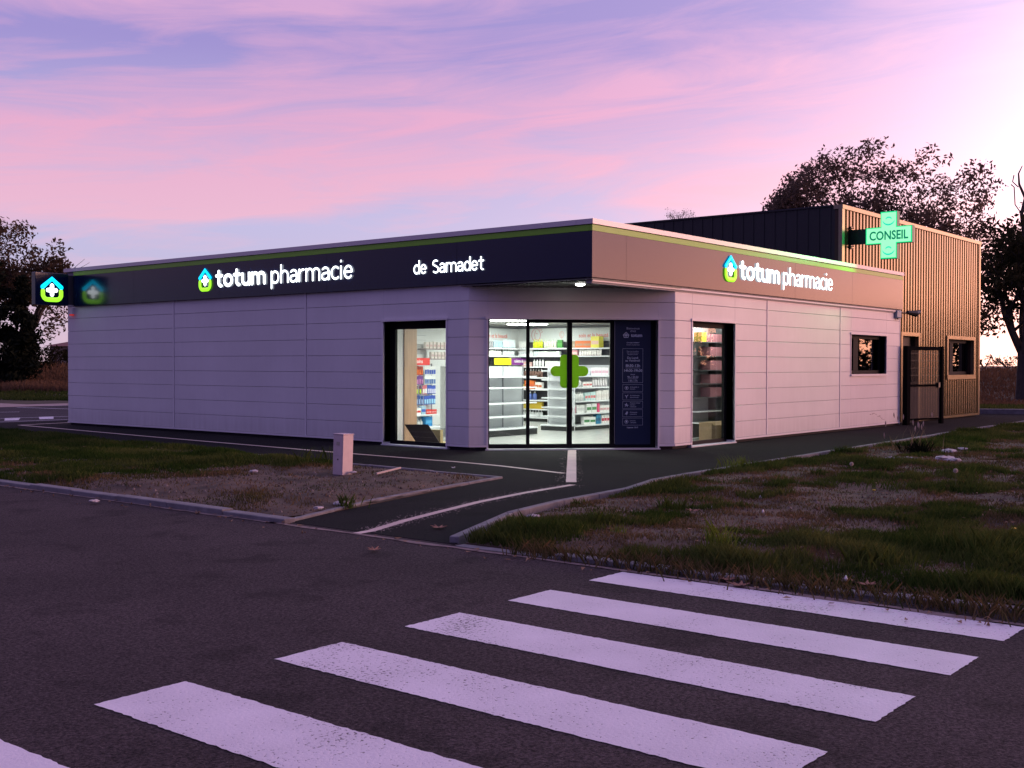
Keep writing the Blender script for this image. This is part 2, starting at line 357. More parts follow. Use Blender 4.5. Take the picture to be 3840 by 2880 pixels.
def edge_dist(x, y, poly):
    best = 1e9; n = len(poly)
    for i in range(n):
        ax, ay = poly[i]; bx, by = poly[(i+1) % n]; dx, dy = bx-ax, by-ay
        t = max(0, min(1, ((x-ax)*dx+(y-ay)*dy)/(dx*dx+dy*dy))); best = min(best, math.hypot(x-ax-dx*t, y-ay-dy*t))
    return best
def lawn(poly, seed, step, name):
    xs = [q[0] for q in poly]; ys = [q[1] for q in poly]; x0, x1, y0, y1 = min(xs), max(xs), min(ys), max(ys)
    nx = int((x1-x0)/step); ny = int((y1-y0)/step); mb = MB(); mb.smooth = True; vs = []; ok = []
    for j in range(ny+1):
        for i in range(nx+1):
            x = x0+i*step; y = y0+j*step; ins = inside((x, y), poly)
            z = lawn_h(x, y, seed)*min(1, edge_dist(x, y, poly)/.5)+.012 if ins else -.06
            vs.append((x, y, z)); ok.append(ins)
    fs = []
    for j in range(ny):
        for i in range(nx):
            q = (j*(nx+1)+i, j*(nx+1)+i+1, (j+1)*(nx+1)+i+1, (j+1)*(nx+1)+i)
            if all(ok[k] for k in q): fs.append(q)
    mb.add(vs, fs); struct(mb, name, mDirt)
lawn(POLY_L, 3.1, .14, 'soil_bed'); lawn(POLY_R, 8.7, .16, 'soil_bed')
for poly in (POLY_L, POLY_R):
    mb = MB(); mb.prism(poly if poly is POLY_R else poly, -.03, .004); struct(mb, 'soil_base', mDirt)

# kerbs: concrete strips in about one metre lengths
def kerb(pts, w, z0, z1, name='kerb', seg=1.0, jitter=.004):
    mb = MB()
    for (ax, ay), (bx, by) in zip(pts[:-1], pts[1:]):
        L = math.hypot(bx-ax, by-ay); n = max(1, round(L/seg)); tx, ty = (bx-ax)/L, (by-ay)/L
        for k in range(n):
            s0 = L*k/n+.004; s1 = L*(k+1)/n-.004; j = random.uniform(-jitter, jitter); zj = random.uniform(-jitter, jitter)
            T = frame_T((ax, ay, 0), (tx, ty, 0), (-ty, tx, 0)); mb.box(s0, s1, -w/2+j, w/2+j, z0, z1+zj, T)
    o = struct(mb, name, mKerb); md = o.modifiers.new('b', 'BEVEL'); md.width = .008; md.segments = 1; return o
kerb([(-8.45,-2.22), (-6.84,-1.665), (-5.5,-1.37), (-3.66,-1.03)], .07, -.05, .03)
kerb([(-3.67,-1.0), (-3.64,.3), (-3.55,1.77), (-3.5,2.85), (-3.06,8.2), (-2.55,14.8), (-2.36,18.9)], .08, -.05, .028)
kerb([(-8.44,-4.44), (-6.82,-3.76), (-5.6,-3.52), (-4.0,-3.39), (-2.8,-3.05), (-1.94,-2.98), (.7,-2.86), (4.86,-2.69), (12.2,-2.38), (18.2,-2.22), (24.2,-1.9)], .09, -.05, .06)
kerb([(-8.53,-2.3), (-8.53,18.8)], .15, -.08, .055, seg=1.0, jitter=.012)
kerb([(-8.50,-4.55), (-8.44,-6.7), (-8.25,-9.2), (-8.2,-24)], .13, -.08, .018, seg=1.0, jitter=.018)
kerb([(22.6,2.6), (23.5,.75), (24.2,-.7), (25.2,-2.6)], .35, -.05, .16)
mDust = mat('pale_road_edge_dust', (.20,.145,.14), .95, var=.35, vscale=9)
for y0, y1 in ((-2.2,7.5), (-6.8,-2.1), (-11,-6.8)):
    mb = MB(); n = 60
    for k in range(n):
        a = y0+(y1-y0)*k/n; b_ = y0+(y1-y0)*(k+1)/n
        wa = .03+.09*abs(noise.noise(Vector((a*1.3, 2, 1)))); wb = .03+.09*abs(noise.noise(Vector((b_*1.3, 2, 1))))
        mb.quad((-8.62-wa, a, .001), (-8.60, a, .001), (-8.60, b_, .001), (-8.62-wb, b_, .001))
    struct(mb, 'road_edge_dust', mDust)

# painted markings
def marking(poly, m, z=.0, name='road_marking'):
    P = []
    for (ax, ay), (bx, by) in zip(poly, poly[1:]+poly[:1]):
        L = math.hypot(bx-ax, by-ay); n = max(1, int(L/.025)); tx, ty = (bx-ax)/L, (by-ay)/L
        for k in range(n):
            j = random.gauss(0, .0028)+.004*noise.noise(Vector((ax+tx*L*k/n, ay+ty*L*k/n, 3.0))*4); P.append((ax+tx*L*k/n-ty*j, ay+ty*L*k/n+tx*j, z))
    mb = MB(); mb.add(P, [tuple(range(len(P)))]); return struct(mb, name, m)
for x0, x1 in ((-9.14,-8.69), (-10.09,-9.61), (-11.09,-10.58), (-12.10,-11.60), (-13.17,-12.66), (-14.2,-13.7), (-15.2,-14.7)):
    marking([(x0,-9.36), (x1,-9.36), (x1,-6.41), (x0,-6.41)], mZebra)
def ribbon(pts, w, m, z=.0035):
    mb = MB(); P = [Vector((x, y, 0)) for x, y in pts]; L = []
    for i, q in enumerate(P):
        d = (P[min(i+1, len(P)-1)]-P[max(i-1, 0)]).normalized(); n_ = Vector((-d.y, d.x, 0))*w/2; L += [q+n_, q-n_]
    mb.add([(v.x, v.y, z) for v in L], [(2*i, 2*i+1, 2*i+3, 2*i+2) for i in range(len(P)-1)]); struct(mb, 'road_marking', m)
ribbon([(-.96,17.5), (-1.1,15.6), (-1.52,10.6), (-1.93,4.36), (-1.97,3.4), (-2.03,1.84), (-2.02,1.3), (-2.15,.23), (-2.5,-1.29)], .10, mLine)
ribbon([(-.98,17.5), (.73,17.75), (2.5,18.0)], .12, mLine)
ribbon([(-8.62,-3.36), (-8.40,-3.34), (-7.7,-3.09), (-6.91,-2.87), (-5.97,-2.62), (-4.9,-2.44), (-3.72,-2.33)], .10, mLine)
marking([(-3.55,-2.09), (-3.46,-2.20), (1.325,1.255), (1.225,1.375)], mLine, .0075)
for k in range(9):
    x0 = -3.2+k*1.05; marking([(x0,20.0+.02*k), (x0+.38,20.0), (x0+1.2,21.45), (x0+.75,21.5)], mZebra, .003)
ribbon([(-6,21.9), (6,20.9)], .1, mZebra, .004); ribbon([(-6,19.75), (6,19.1)], .1, mZebra, .004)
ribbon([(-2,27.6), (3.2,25.4)], .12, mZebra, .004); ribbon([(5.2,29.4), (5.55,26.5), (6.5,22)], .12, mZebra, .004); ribbon([(2,31.4), (7.4,29.6), (12,29)], .12, mZebra, .004)
# overspray beside the freehand line
mSpeck = mat('paint_overspray', (.55,.42,.42), .8)
mb = MB()
pl = [(-8.4,-3.34), (-7.7,-3.09), (-6.91,-2.87), (-5.97,-2.62), (-4.9,-2.44), (-3.72,-2.33)]
for k in range(1500):
    t = random.random()*(len(pl)-1.001); i = int(t); u = t-i; x = pl[i][0]*(1-u)+pl[i+1][0]*u; y = pl[i][1]*(1-u)+pl[i+1][1]*u
    o = random.gauss(0, .09); s = random.uniform(.002, .0065); x += random.gauss(0, .05); y += o
    mb.quad((x-s, y-s, .005), (x+s, y-s, .005), (x+s, y+s, .005), (x-s, y+s, .005))
for k in range(260):
    t = random.random(); x = -3.5+4.8*t; y = -2.12+3.45*t; o = random.choice((-1, 1))*abs(random.gauss(.12, .04)); x -= o*.58; y += o*.81; s = random.uniform(.003, .008)
    mb.quad((x-s, y-s, .006), (x+s, y-s, .006), (x+s, y+s, .006), (x-s, y+s, .006))
struct(mb, 'paint_overspray', mSpeck)

# ------------------------------------------------------------------ pharmacy building
HW, ZF0, ZF1, ZS1, ZC1 = 3.10, 3.10, 3.885, 3.99, 4.09
LA, LB = 16.78, 14.41
PH = thing('pharmacy_building', (0,0,0), 'low white panelled pharmacy with a navy fascia and glazed corner entrance', 'building')
ROWS = [.10, .436, .772, 1.108, 1.444, 1.78, 2.116, 2.452, 2.788, 3.10]
def clad(T, s0, s1, holes, vjoints, name='wall', z_top=3.10, gap=.007):
    """panel rows with real recessed joints, cut around openings"""
    mb = MB()
    cuts = sorted(set([s0, s1]+[v for h in holes for v in h[:2]]+[v for j in vjoints for v in (j-.03, j+.03)]))
    cuts = [c for c in cuts if s0 <= c <= s1]
    for a, b in zip(cuts[:-1], cuts[1:]):
        mid = (a+b)/2
        if any(abs(mid-j) < .029 for j in vjoints): continue
        hs = [h for h in holes if h[0]-.001 < mid < h[1]+.001]
        for z0, z1 in zip(ROWS[:-1], ROWS[1:]):
            segs = [(z0+gap/2, z1-gap/2)]
            for h in hs:
                ns = []
                for u, v in segs:
                    if v <= h[2] or u >= h[3]: ns.append((u, v)); continue
                    if u < h[2]: ns.append((u, h[2]))
                    if v > h[3]: ns.append((h[3], v))
                segs = ns
            for u, v in segs:
                if v-u > .01: mb.box(a, b, -.03, 0, u, v, T)
    w = mb.build(name, mWall, PH)
    # backing (dark in the joints)
    mb = MB(); zc_ = sorted(set([.05, z_top]+[v for h in holes for v in h[2:]])); sc_ = sorted(set([s0, s1]+[v for h in holes for v in h[:2]]))
    for a, b in zip(sc_[:-1], sc_[1:]):
        for u, v in zip(zc_[:-1], zc_[1:]):
            ms, mz = (a+b)/2, (u+v)/2
            if v > .05 and not any(h[0] < ms < h[1] and h[2] <= mz <= h[3] for h in holes): mb.box(a, b, -.20, -.0305, max(u, .06), v, T)
    mb.build('wall_core', mJoint, w)
    # vertical cover strips
    for j in vjoints: mb = MB(); mb.box(j-.022, j+.022, -.028, .012, .10, 3.10, T); mb.build('joint_cover', mTrim, w)
    # bottom drip trim, broken at full-height openings
    mb = MB(); e = [s0]
    for h in sorted(holes):
        if h[2] < .2: e += [h[0], h[1]]
    e.append(s1)
    for a, b in zip(e[::2], e[1::2]):
        mb = MB(); mb.box(a, b, -.03, .016, .06, .098, T); mb.build('drip_trim', mTrim, w)
        mb = MB(); mb.box(a+.02, b-.02, -.2, -.06, -.1, .059, T); mb.build('plinth', mPlinth, w)
    return w
hL = (3.34, 5.02, 0, 2.45); hR = (3.42, 5.15, 0, 2.46); hS = (11.13, 13.44, 1.385, 2.37)
wallL = clad(TL, 2.775, LA, [hL], [7.353, 12.075])
wallR = clad(TR, 2.775, LB, [hR, hS], [6.61, 10.48])
S0, S1 = .366, 3.598
wallC = clad(TCH, .002, 3.922, [(S0, S1, 0, 2.455)], [])
for o in (wallL, wallR, wallC):
    md = o.modifiers.new('b', 'BEVEL'); md.width = .004; md.segments = 1
def opening_trim(T, h, depth, wall, sill=True):
    mb = MB()
    a, b, u, v = h
    mb.box(a-.05, b+.05, .001, .03, v, v+.045, T)
    if u > .2: mb.box(a-.04, b+.04, .001, .045, u-.05, u, T)
    mb.box(a-.03, a, .0005, .014, u, v, T); mb.box(b, b+.03, .0005, .014, u, v, T)
    mb.build('opening_trim', mTrim, wall)
    mb = MB(); lo = max(u, 0)
    mb.box(a-.012, a, -depth-.05, -.001, lo, v, T); mb.box(b, b+.012, -depth-.05, -.001, lo, v, T)
    mb.box(a, b, -depth-.05, -.001, v, v+.012, T)
    if u > .2: mb.box(a, b, -depth-.05, -.001, u-.012, u, T)
    else: mb.box(a-.05, b+.05, -depth, .03, -.02, .022, T)
    mb.build('reveal', mReveal, wall)
opening_trim(TL, hL, .20, wallL); opening_trim(TR, hR, .20, wallR); opening_trim(TR, hS, .20, wallR); opening_trim(TCH, (S0, S1, 0, 2.455), .15, wallC)

def window(T, a, b, u, v, d, fw=.10, fb=None, mull=(), name='window', glass=None):
    fb = fb or fw
    mb = MB()
    mb.box(a, a+fw, -d-.06, -d, u, v, T); mb.box(b-fw, b, -d-.06, -d, u, v, T)
    mb.box(a+fw, b-fw, -d-.06, -d, v-fw, v, T); mb.box(a+fw, b-fw, -d-.06, -d, u, u+fb, T)
    for m_, w_ in mull: mb.box(m_-w_/2, m_+w_/2, -d-.058, -d+.004, u+fb, v-fw, T)
    wi = mb.build(name, mFrame, PH)
    g = MB(); g.box(a+fw, b-fw, -d-.036, -d-.030, u+fb, v-fw, T); g.build('glass', glass or mGlass, wi); return wi
window(TL, 3.34, 5.02, .022, 2.45, .18, .15, .07)
window(TR, 3.42, 5.15, .022, 2.46, .18, .11, .07)
sw = window(TR, 11.13, 13.44, 1.385, 2.37, .16, .09, .09, [(11.80,.30)], glass=mGlassD)
mDoorLine = mat('brushed_edge_strip', (.5,.5,.5), .3, metal=.7)
# entrance: sidelight, two sliding leaves, navy notice panel
D = .177
def leafdoor(name, a, b, u, v, fl, fr, ft, fb, d=D):
    mb = MB(); mb.box(a, a+fl, -d-.06, -d, u, v, TCH); mb.box(b-fr, b, -d-.06, -d, u, v, TCH)
    mb.box(a+fl, b-fr, -d-.06, -d, v-ft, v, TCH); mb.box(a+fl, b-fr, -d-.06, -d, u, u+fb, TCH)
    o = mb.build(name, mFrame, PH); g = MB(); g.box(a+fl, b-fr, -d-.036, -d-.030, u+fb, v-ft, TCH); g.build('glass', mGlass, o); return o
leafdoor('sidelight', S0, 1.135, .0, 2.455, .035, .03, .012, .10)
dl = leafdoor('sliding_door', 1.137, 1.930, .0, 2.455, .03, .048, .055, .10)
dr = leafdoor('sliding_door', 1.932, 2.757, .0, 2.455, .048, .049, .055, .10)
mb = MB(); mb.box(1.137, 2.757, -D+.001, -D+.05, 2.40, 2.454, TCH); mb.box(1.9,1.96,-D+.05,-D+.07,2.41,2.43,TCH); mb.build('door_rail', mFrame, PH)
mb = MB(); mb.box(S0, S1, -D-.06, -D+.08, -.02, .012, TCH); mb.build('threshold', mat('worn_metal_threshold', (.35,.35,.36), .4, metal=.5), PH)
# green cross stickers, one half on each leaf
mCross = leaf_mat('green_vinyl_cross', (.36,.60,.06), (.36,.60,.06), .55)
def arc(cx, cz, r, a0, a1, n=10): return [(cx+r*math.cos(math.radians(a0+(a1-a0)*i/n)), cz+r*math.sin(math.radians(a0+(a1-a0)*i/n))) for i in range(n+1)]
def flat_poly(pts, T, d0, d1):
    mb = MB(); n = len(pts); vs = [T @ Vector((x, d0, z)) for x, z in pts]+[T @ Vector((x, d1, z)) for x, z in pts]
    mb.add(vs, [tuple(range(n)), tuple(range(n, 2*n))[::-1]]+[(i, n+i, n+(i+1) % n, (i+1) % n) for i in range(n)]); mb.f = mb.f; mb.mirror = True; return mb
zc0 = 1.48
left = [(1.881,zc0+.315)]+arc(1.83, zc0+.24, .078, 90, 180)+[(1.752,zc0+.10)]+arc(1.665, zc0+.002, .098, 90, 270)+[(1.752,zc0-.096)]+arc(1.83, zc0-.24, .078, 180, 270)+[(1.881,zc0-.318)]
right = [(3.864-x, z) for x, z in left][::-1]
for poly, leaf in ((left, dl), (right, dr)): flat_poly(poly, TCH, -D-.0295, -D-.026).build('cross_sticker', mCross, leaf)
# notice panel
NP = MB(); NP.box(2.76, S1, -D-.06, -D-.012, .0, 2.455, TCH); npn = NP.build('notice_panel', mFrame, PH)
mNavyP = mat('navy_notice_vinyl', (.012,.022,.055), .35)
mb = MB(); mb.box(2.812, 3.497, -D-.0115, -D-.004, .085, 2.44, TCH); mb.build('panel_sheet', mNavyP, npn)
mb = MB(); mb.box(2.795, 2.803, -D-.0115, -D+.002, .10, 2.43, TCH); mb.build('edge_strip', mDoorLine, npn)
mNote = mat('pale_vinyl_lettering', (.62,.66,.74), .6)
def text_mesh(body, size, T, s, z, d, m, align='CENTER', bold=0, xs=1.0, parent=None, name='lettering', space=1.0, extrude=.0008):
    cu = bpy.data.curves.new('t', 'FONT'); cu.body = body; cu.size = size; cu.align_x = align; cu.offset = bold; cu.extrude = extrude; cu.resolution_u = 3; cu.space_character = space
    ob = bpy.data.objects.new('t', cu); COL.objects.link(ob); bpy.context.view_layer.update()
    me = bpy.data.meshes.new_from_object(ob.evaluated_get(bpy.context.evaluated_depsgraph_get()))
    COL.objects.unlink(ob); bpy.data.objects.remove(ob); bpy.data.curves.remove(cu)
    o = parent_origin(parent) if parent else Vector((0,0,0))
    for v in me.vertices:
        c = v.co.copy(); v.co = T @ Vector((s+c.x*xs, d+c.z, z+c.y)) - o
    if T.determinant() < 0: me.flip_normals()
    me.materials.clear(); me.materials.append(m); me.name = name
    for p_ in me.polygons: p_.material_index = 0
    ob = bpy.data.objects.new(name, me); COL.objects.link(ob)
    if parent: ob.parent = parent
    return ob
def ns(x): return 2.804+(x-490)*.001645
def nz_(y): return 2.45-(y-72)*.001607
ND = -D-.003
def note(body, x, y, size, align='CENTER', bold=0): text_mesh(body, size, TCH, ns(x), nz_(y)-size*.33, ND, mNote, align, bold, parent=npn)
note('Bienvenue', 702, 165, .062); note('chez', 702, 196, .062)
note('totum', 745, 247, .088, bold=.003); note('Christelle DARMAT', 702, 335, .030, bold=.0006); note('Docteur en pharmacie', 702, 360, .028)
for i, s_ in enumerate(('Nous vous accueillons', 'dans votre pharmacie', 'du lundi au samedi')): note(s_, 699, 437+i*19, .026)
note('Du Lundi', 699, 515, .058, bold=.0005); note('au Vendredi', 699, 547, .058, bold=.0005)
note('8h30-13h', 702, 608, .074, bold=.001); note('14h30-19h30', 702, 666, .068, bold=.001); note('Samedi', 700, 713, .03)
note('9h-12h30', 702, 743, .056); note('14h-17h', 702, 788, .056)
lab = [('Orthopédie et', 'maintien'), ('Aromathérapie', 'phytothérapie'), ('Matériel médical', 'maintien', 'à domicile'), ('Orthopédie', 'contention'), ('Livraison', 'à domicile')]
fr_ = MB()
def nrect(x0, y0, x1, y1, w=.0035):
    a, b, u, v = ns(x0), ns(x1), nz_(y1), nz_(y0)
    fr_.box(a, b, ND-.0005, ND+.0006, u, u+w, TCH); fr_.box(a, b, ND-.0005, ND+.0006, v-w, v, TCH); fr_.box(a, a+w, ND-.0005, ND+.0005, u+w, v-w, TCH); fr_.box(b-w, b, ND-.0005, ND+.0005, u+w, v-w, TCH)
nrect(580, 405, 820, 810)
fr_.box(ns(615), ns(788), ND-.0005, ND+.0006, nz_(638), nz_(635), TCH); fr_.box(ns(640), ns(762), ND-.0005, ND+.0006, nz_(766), nz_(763), TCH)
ic = MB()
for k, L_ in enumerate(lab):
    y0 = 830+k*100; nrect(582, y0, 820, y0+86)
    for i, s_ in enumerate(L_): note(s_, 668, y0+43+(i-(len(L_)-1)/2)*22, .030, 'LEFT')
    cx, cz_ = ns(628), nz_(y0+43); ic = MB()
    if k in (0, 4):
        for a in range(16):
            t0 = 2*PI*a/16; t1 = 2*PI*(a+1)/16; r0, r1 = .030, .036
            ic.add([TCH @ Vector((cx+r*math.cos(t), ND+.001, cz_+r*math.sin(t))) for r, t in ((r0, t0), (r1, t0), (r1, t1), (r0, t1))], [(0,1,2,3)])
        ic.box(cx-.014, cx+.014, ND, ND+.0012, cz_-.006, cz_+.018, TCH); ic.box(cx-.006, cx+.006, ND, ND+.0014, cz_-.02, cz_-.0065, TCH)
    else:
        for (ax, az, bx, bz) in {1: ((0,-.035,0,.0), (0,0,.03,.028), (0,0,-.03,.02)), 2: ((0,-.0,.0,.035), (0,0,.035,-.01), (0,0,-.03,-.03), (0,0,-.034,.012), (0,0,.018,-.034)), 3: ((-.03,-.02,.03,.02), (-.01,.02,.02,-.015), (0,-.035,.012,.035))}[k]:
            dx, dz = bx-ax, bz-az; L = math.hypot(dx, dz); px_, pz_ = -dz/L*.006, dx/L*.006
            ic.add([TCH @ Vector((cx+u, ND+.001, cz_+w)) for u, w in ((ax+px_, az+pz_), (ax-px_, az-pz_), (bx-px_, bz-pz_), (bx+px_, bz+pz_))], [(0,1,2,3)])
    ic.build('pictogram', mNote, npn)
fr_.build('frame_lines', mNote, npn)
note('Urgences : 32 37', 699, 1342, .032, bold=.0008)

# ------- stroke lettering (round-ended tubes, as on the lit letters)
def ell(cx, cy, rx, ry, a0, a1, n=16): return [(cx+rx*math.cos(math.radians(a0+(a1-a0)*i/n)), cy+ry*math.sin(math.radians(a0+(a1-a0)*i/n))) for i in range(n+1)]
GL = {
 't': (.72, [[(.30,1.42), (.30,.32)]+ell(.58,.30,.28,.30,180,275,8), [(.0,1.0), (.66,1.0)]]),
 'o': (.95, [ell(.47,.5,.47,.5,0,360,24)]),
 'u': (.88, [[(0,1), (0,.42)]+ell(.42,.42,.42,.42,180,360,14)+[(.84,1)], [(.84,1), (.84,0)]]),
 'm': (1.5, [[(0,0), (0,1)], [(0,.55)]+ell(.37,.62,.37,.38,180,0,14)+[(.74,0)], [(.74,.55)]+ell(1.11,.62,.37,.38,180,0,14)+[(1.48,0)]]),
 'p': (.88, [[(0,1), (0,-.45)], ell(.42,.5,.42,.5,0,360,24)]),
 'h': (.82, [[(0,1.5), (0,0)], [(0,.55)]+ell(.4,.6,.4,.4,180,0,14)+[(.8,0)]]),
 'a': (.78, [[(.08,.88)]+ell(.36,.66,.38,.34,110,0,10)+[(.74,0)], [(.74,.56), (.36,.54)]+ell(.32,.27,.32,.27,90,270,12)+[(.5,.04), (.74,.2)]]),
 'r': (.52, [[(0,1), (0,0)], [(0,.55)]+ell(.42,.55,.42,.43,180,78,8)]),
 'c': (.74, [ell(.44,.5,.44,.5,48,312,20)]),
 'i': (.10, [[(.02,1), (.02,0)], [(.02,1.42), (.02,1.47)]]),
 'e': (.82, [[(.02,.52), (.80,.52)]+ell(.42,.5,.40,.5,4,318,22)]),
 'd': (.84, [[(.82,1.5), (.82,0)], ell(.41,.5,.41,.5,0,360,24)]),
 'S': (.85, [ell(.42,1.05,.40,.36,55,200,12)+ell(.44,.34,.42,.36,65,-140,14)]),
}
def cap_tube(mb, pts, r, n=8, dep=.5):
    """tube with rounded ends in local (x,z), flattened in depth"""
    P = [Vector((x, 0, z)) for x, z in pts]; closed = (P[0]-P[-1]).length < 1e-4
    if not closed:
        d0 = (P[0]-P[1]).normalized(); d1 = (P[-1]-P[-2]).normalized()
        pre = [(P[0]+d0*r*k, r*math.sqrt(max(.0004, 1-k*k))) for k in (.98, .8, .5)]; post = [(P[-1]+d1*r*k, r*math.sqrt(max(.0004, 1-k*k))) for k in (.5, .8, .98)]
        PR = pre+[(q, r) for q in P]+post
    else: PR = [(q, r) for q in P]
    vs = []; N = len(PR)
    for i, (q, rr) in enumerate(PR):
        a = PR[i+1][0] if i+1 < N else (PR[1][0] if closed else q); b = PR[i-1][0] if i else (PR[-2][0] if closed else q)
        d = (a-b).normalized(); s_ = Vector((-d.z, 0, d.x))
        for k in range(n): t = 2*PI*k/n; vs.append(q+s_*rr*math.cos(t)+Vector((0,1,0))*rr*dep*math.sin(t))
    fs = [(i*n+k, i*n+(k+1) % n, (i+1)*n+(k+1) % n, (i+1)*n+k) for i in range(N-1) for k in range(n)]
    if not closed: fs += [tuple(range(n))[::-1], tuple((N-1)*n+k for k in range(n))]
    return vs, fs
mLit = emis('lit_white_acrylic', (.90,.97,1.0), 3.2)
mLitB = emis('lit_cyan_acrylic', (.0,.55,1.0), 1.7)
mLitG = emis('lit_lime_acrylic', (.36,.95,.03), 1.25)
mLitB2 = emis('bright_cyan_acrylic', (.0,.60,1.0), 2.0)
def word(T, text, s0, s1, z0, xh, r, root, gap, sgn, d=.02, m=None):
    ws = [GL[c][0] if c != ' ' else .62 for c in text]; tot = sum(ws)+gap*(len(ws)-1)
    avail = abs(s1-s0)-2*r; k = avail/tot; x = r
    for c, w_ in zip(text, ws):
        if c != ' ':
            mb = MB(); mb.smooth = True
            for st in GL[c][1]:
                pts = [(x+px_*k, z0+r+pz_*(xh-2*r)) for px_, pz_ in st]
                vs, fs = cap_tube(mb, pts, r)
                mb.add([T @ Vector((s0+sgn*v.x, d+v.y, v.z)) for v in vs], fs)
            mb.build('letter', m or mLit, root)
        x += (w_+gap)*k
def logo(T, s0, s1, z0, z1, root, sgn, d=.02, mb_=None, mg=None, mw=None):
    w = abs(s1-s0); h = z1-z0; r = w*.092; c = w/2
    def pc(name, strokes, rr, m):
        mb = MB(); mb.smooth = True
        for st in strokes:
            vs, fs = cap_tube(mb, st, rr, dep=.45); mb.add([T @ Vector((s0+sgn*v.x, d+v.y, v.z)) for v in vs], fs)
        mb.build(name, m, root)
    pc('roof_chevron', [[(r, z0+h*.58), (c, z1-r), (w-r, z0+h*.58)]], r, mb_ or mLitB)
    pc('bowl', [[(r*1.1, z0+h*.42), (r*1.1, z0+h*.25)]+[(r*1.1+w*.2*(1-math.cos(math.radians(a))), z0+r+h*.2*(1-math.sin(math.radians(a)))) for a in (20, 45, 70, 90)]
                +[(w-r*1.1-w*.2*(1-math.cos(math.radians(a))), z0+r+h*.2*(1-math.sin(math.radians(a)))) for a in (90, 70, 45, 20)]+[(w-r*1.1, z0+h*.25), (w-r*1.1, z0+h*.42)]], r, mg or mLitG)
    zz = z0+h*.46; a_ = w*.17
    pc('plus_mark', [[(c-a_, zz), (c+a_, zz)], [(c, zz-a_*1.05), (c, zz+a_*1.1)]], r*.95, mw or mLit)
# notice panel logo (plain vinyl)
lg = bpy.data.objects.new('house_logo', None)
_mb = MB()
for st, rr in (([(ns(588), nz_(246)), (ns(620), nz_(212)), (ns(652), nz_(246))], .0085), ([(ns(594), nz_(248)), (ns(596), nz_(272)), (ns(645), nz_(272)), (ns(646), nz_(248))], .0085), ([(ns(608), nz_(246)), (ns(633), nz_(246))], .011), ([(ns(620), nz_(258)), (ns(620), nz_(234))], .011)):
    vs, fs = cap_tube(_mb, st, rr, 6, .1); _mb.add([TCH @ Vector((v.x, ND+.001+v.y, v.z)) for v in vs], fs)
_mb.build('house_logo', mNote, npn)

# fascia: navy panels, green stripe, roof cap, soffit, roof
o_ = .08
mb = MB(); FAL = 16.36
js = [-o_, .97, 7.80, 11.0, LB-.01]
for a, b in zip(js[:-1], js[1:]): mb.box(a+(.003 if a > 0 else 0), b-.003, .02, o_, ZF0, ZF1, TR)
fa = mb.build('fascia', mNavy, PH)
mb = MB(); jl = [-o_+.0601, 3.0, 6.6, 10.2, 13.6, FAL]
for a, b in zip(jl[:-1], jl[1:]): mb.box(a+(.003 if a > 0 else 0), b-.003, .02, o_, ZF0, ZF1, TL)
fb_ = mb.build('fascia', mNavy, PH)
mb = MB(); mb.box(-o_, LB-.01, .021, o_+.002, ZF1+.004, ZS1, TR); mb.build('green_stripe', mStripe, fa)
mb = MB(); mb.box(-o_+.0601, FAL, .021, o_+.002, ZF1+.004, ZS1, TL); mb.build('green_stripe', mStripe, fb_)
mb = MB(); mb.box(-o_-.02, LB+.01, -.25, o_+.025, ZS1+.012, ZC1, TR); mb.box(.2501, LA+.02, -.25, o_+.025, ZS1+.012, ZC1, TL); mb.build('roof_cap', mCap, PH)
mb = MB(); mb.box(.0, LB-.02, -.1, .018, 3.0, ZS1+.01, TR)
mb.box(.101, LA-.02, -.1, .018, 3.101, ZS1+.01, TL); mb.build('fascia_backing', mJoint, PH)
mb = MB(); mb.box(-.02, LB-.02, .019, .05, 3.03, 3.062, TR); mb.build('lower_trim', mTrim, PH)
mb = MB(); n_s = 28
for k in range(n_s):   # ribbed soffit over the entrance recess
    y0 = .02+2.72*k/n_s; y1 = y0+2.72/n_s*.6
    xm = 2.76-y1
    if xm > .05: mb.box(.02, xm, y0, y1, 3.045, 3.06)
mb.prism([(-.07,-.07), (2.9,-.07), (2.9,.03), (.03,2.9), (-.07,2.9)], 3.062, 3.08); mb.build('soffit', mSoffit, PH)
mb = MB(); mb.box(.1, LB-.3, .1, LA-.3, 3.72, 3.8); mb.build('roof', mRoof, PH)
mb = MB(); mb.box(LB-.2, LB-.001, .2, LA, .0, 4.0); mb.box(.2, LB-.2, LA-.2, LA-.03, .0, 4.0); mb.build('rear_wall', mWall, PH)
mb = MB(); mb.box(LB-.03, LB+.02, -.005, .24, .03, 3.1); mb.box(LB-.25, LB+.02, .2, .3, 3.1, 4.0); mb.build('corner_trim', mReveal, PH)
# scuff marks on the lowest panel near the corner
mSc = mat('grey_scuff', (.25,.20,.22), .8)
mb = MB()
for k in range(16):
    t = k/15; x = 12.35+.9*t+random.uniform(-.03,.03); z = .36-.18*t*t+random.uniform(-.02,.02); mb.box(x, x+random.uniform(.04,.11), .0005, .0015, z, z+random.uniform(.006,.014), TR)
mb.build('scuff_marks', mSc, wallR)

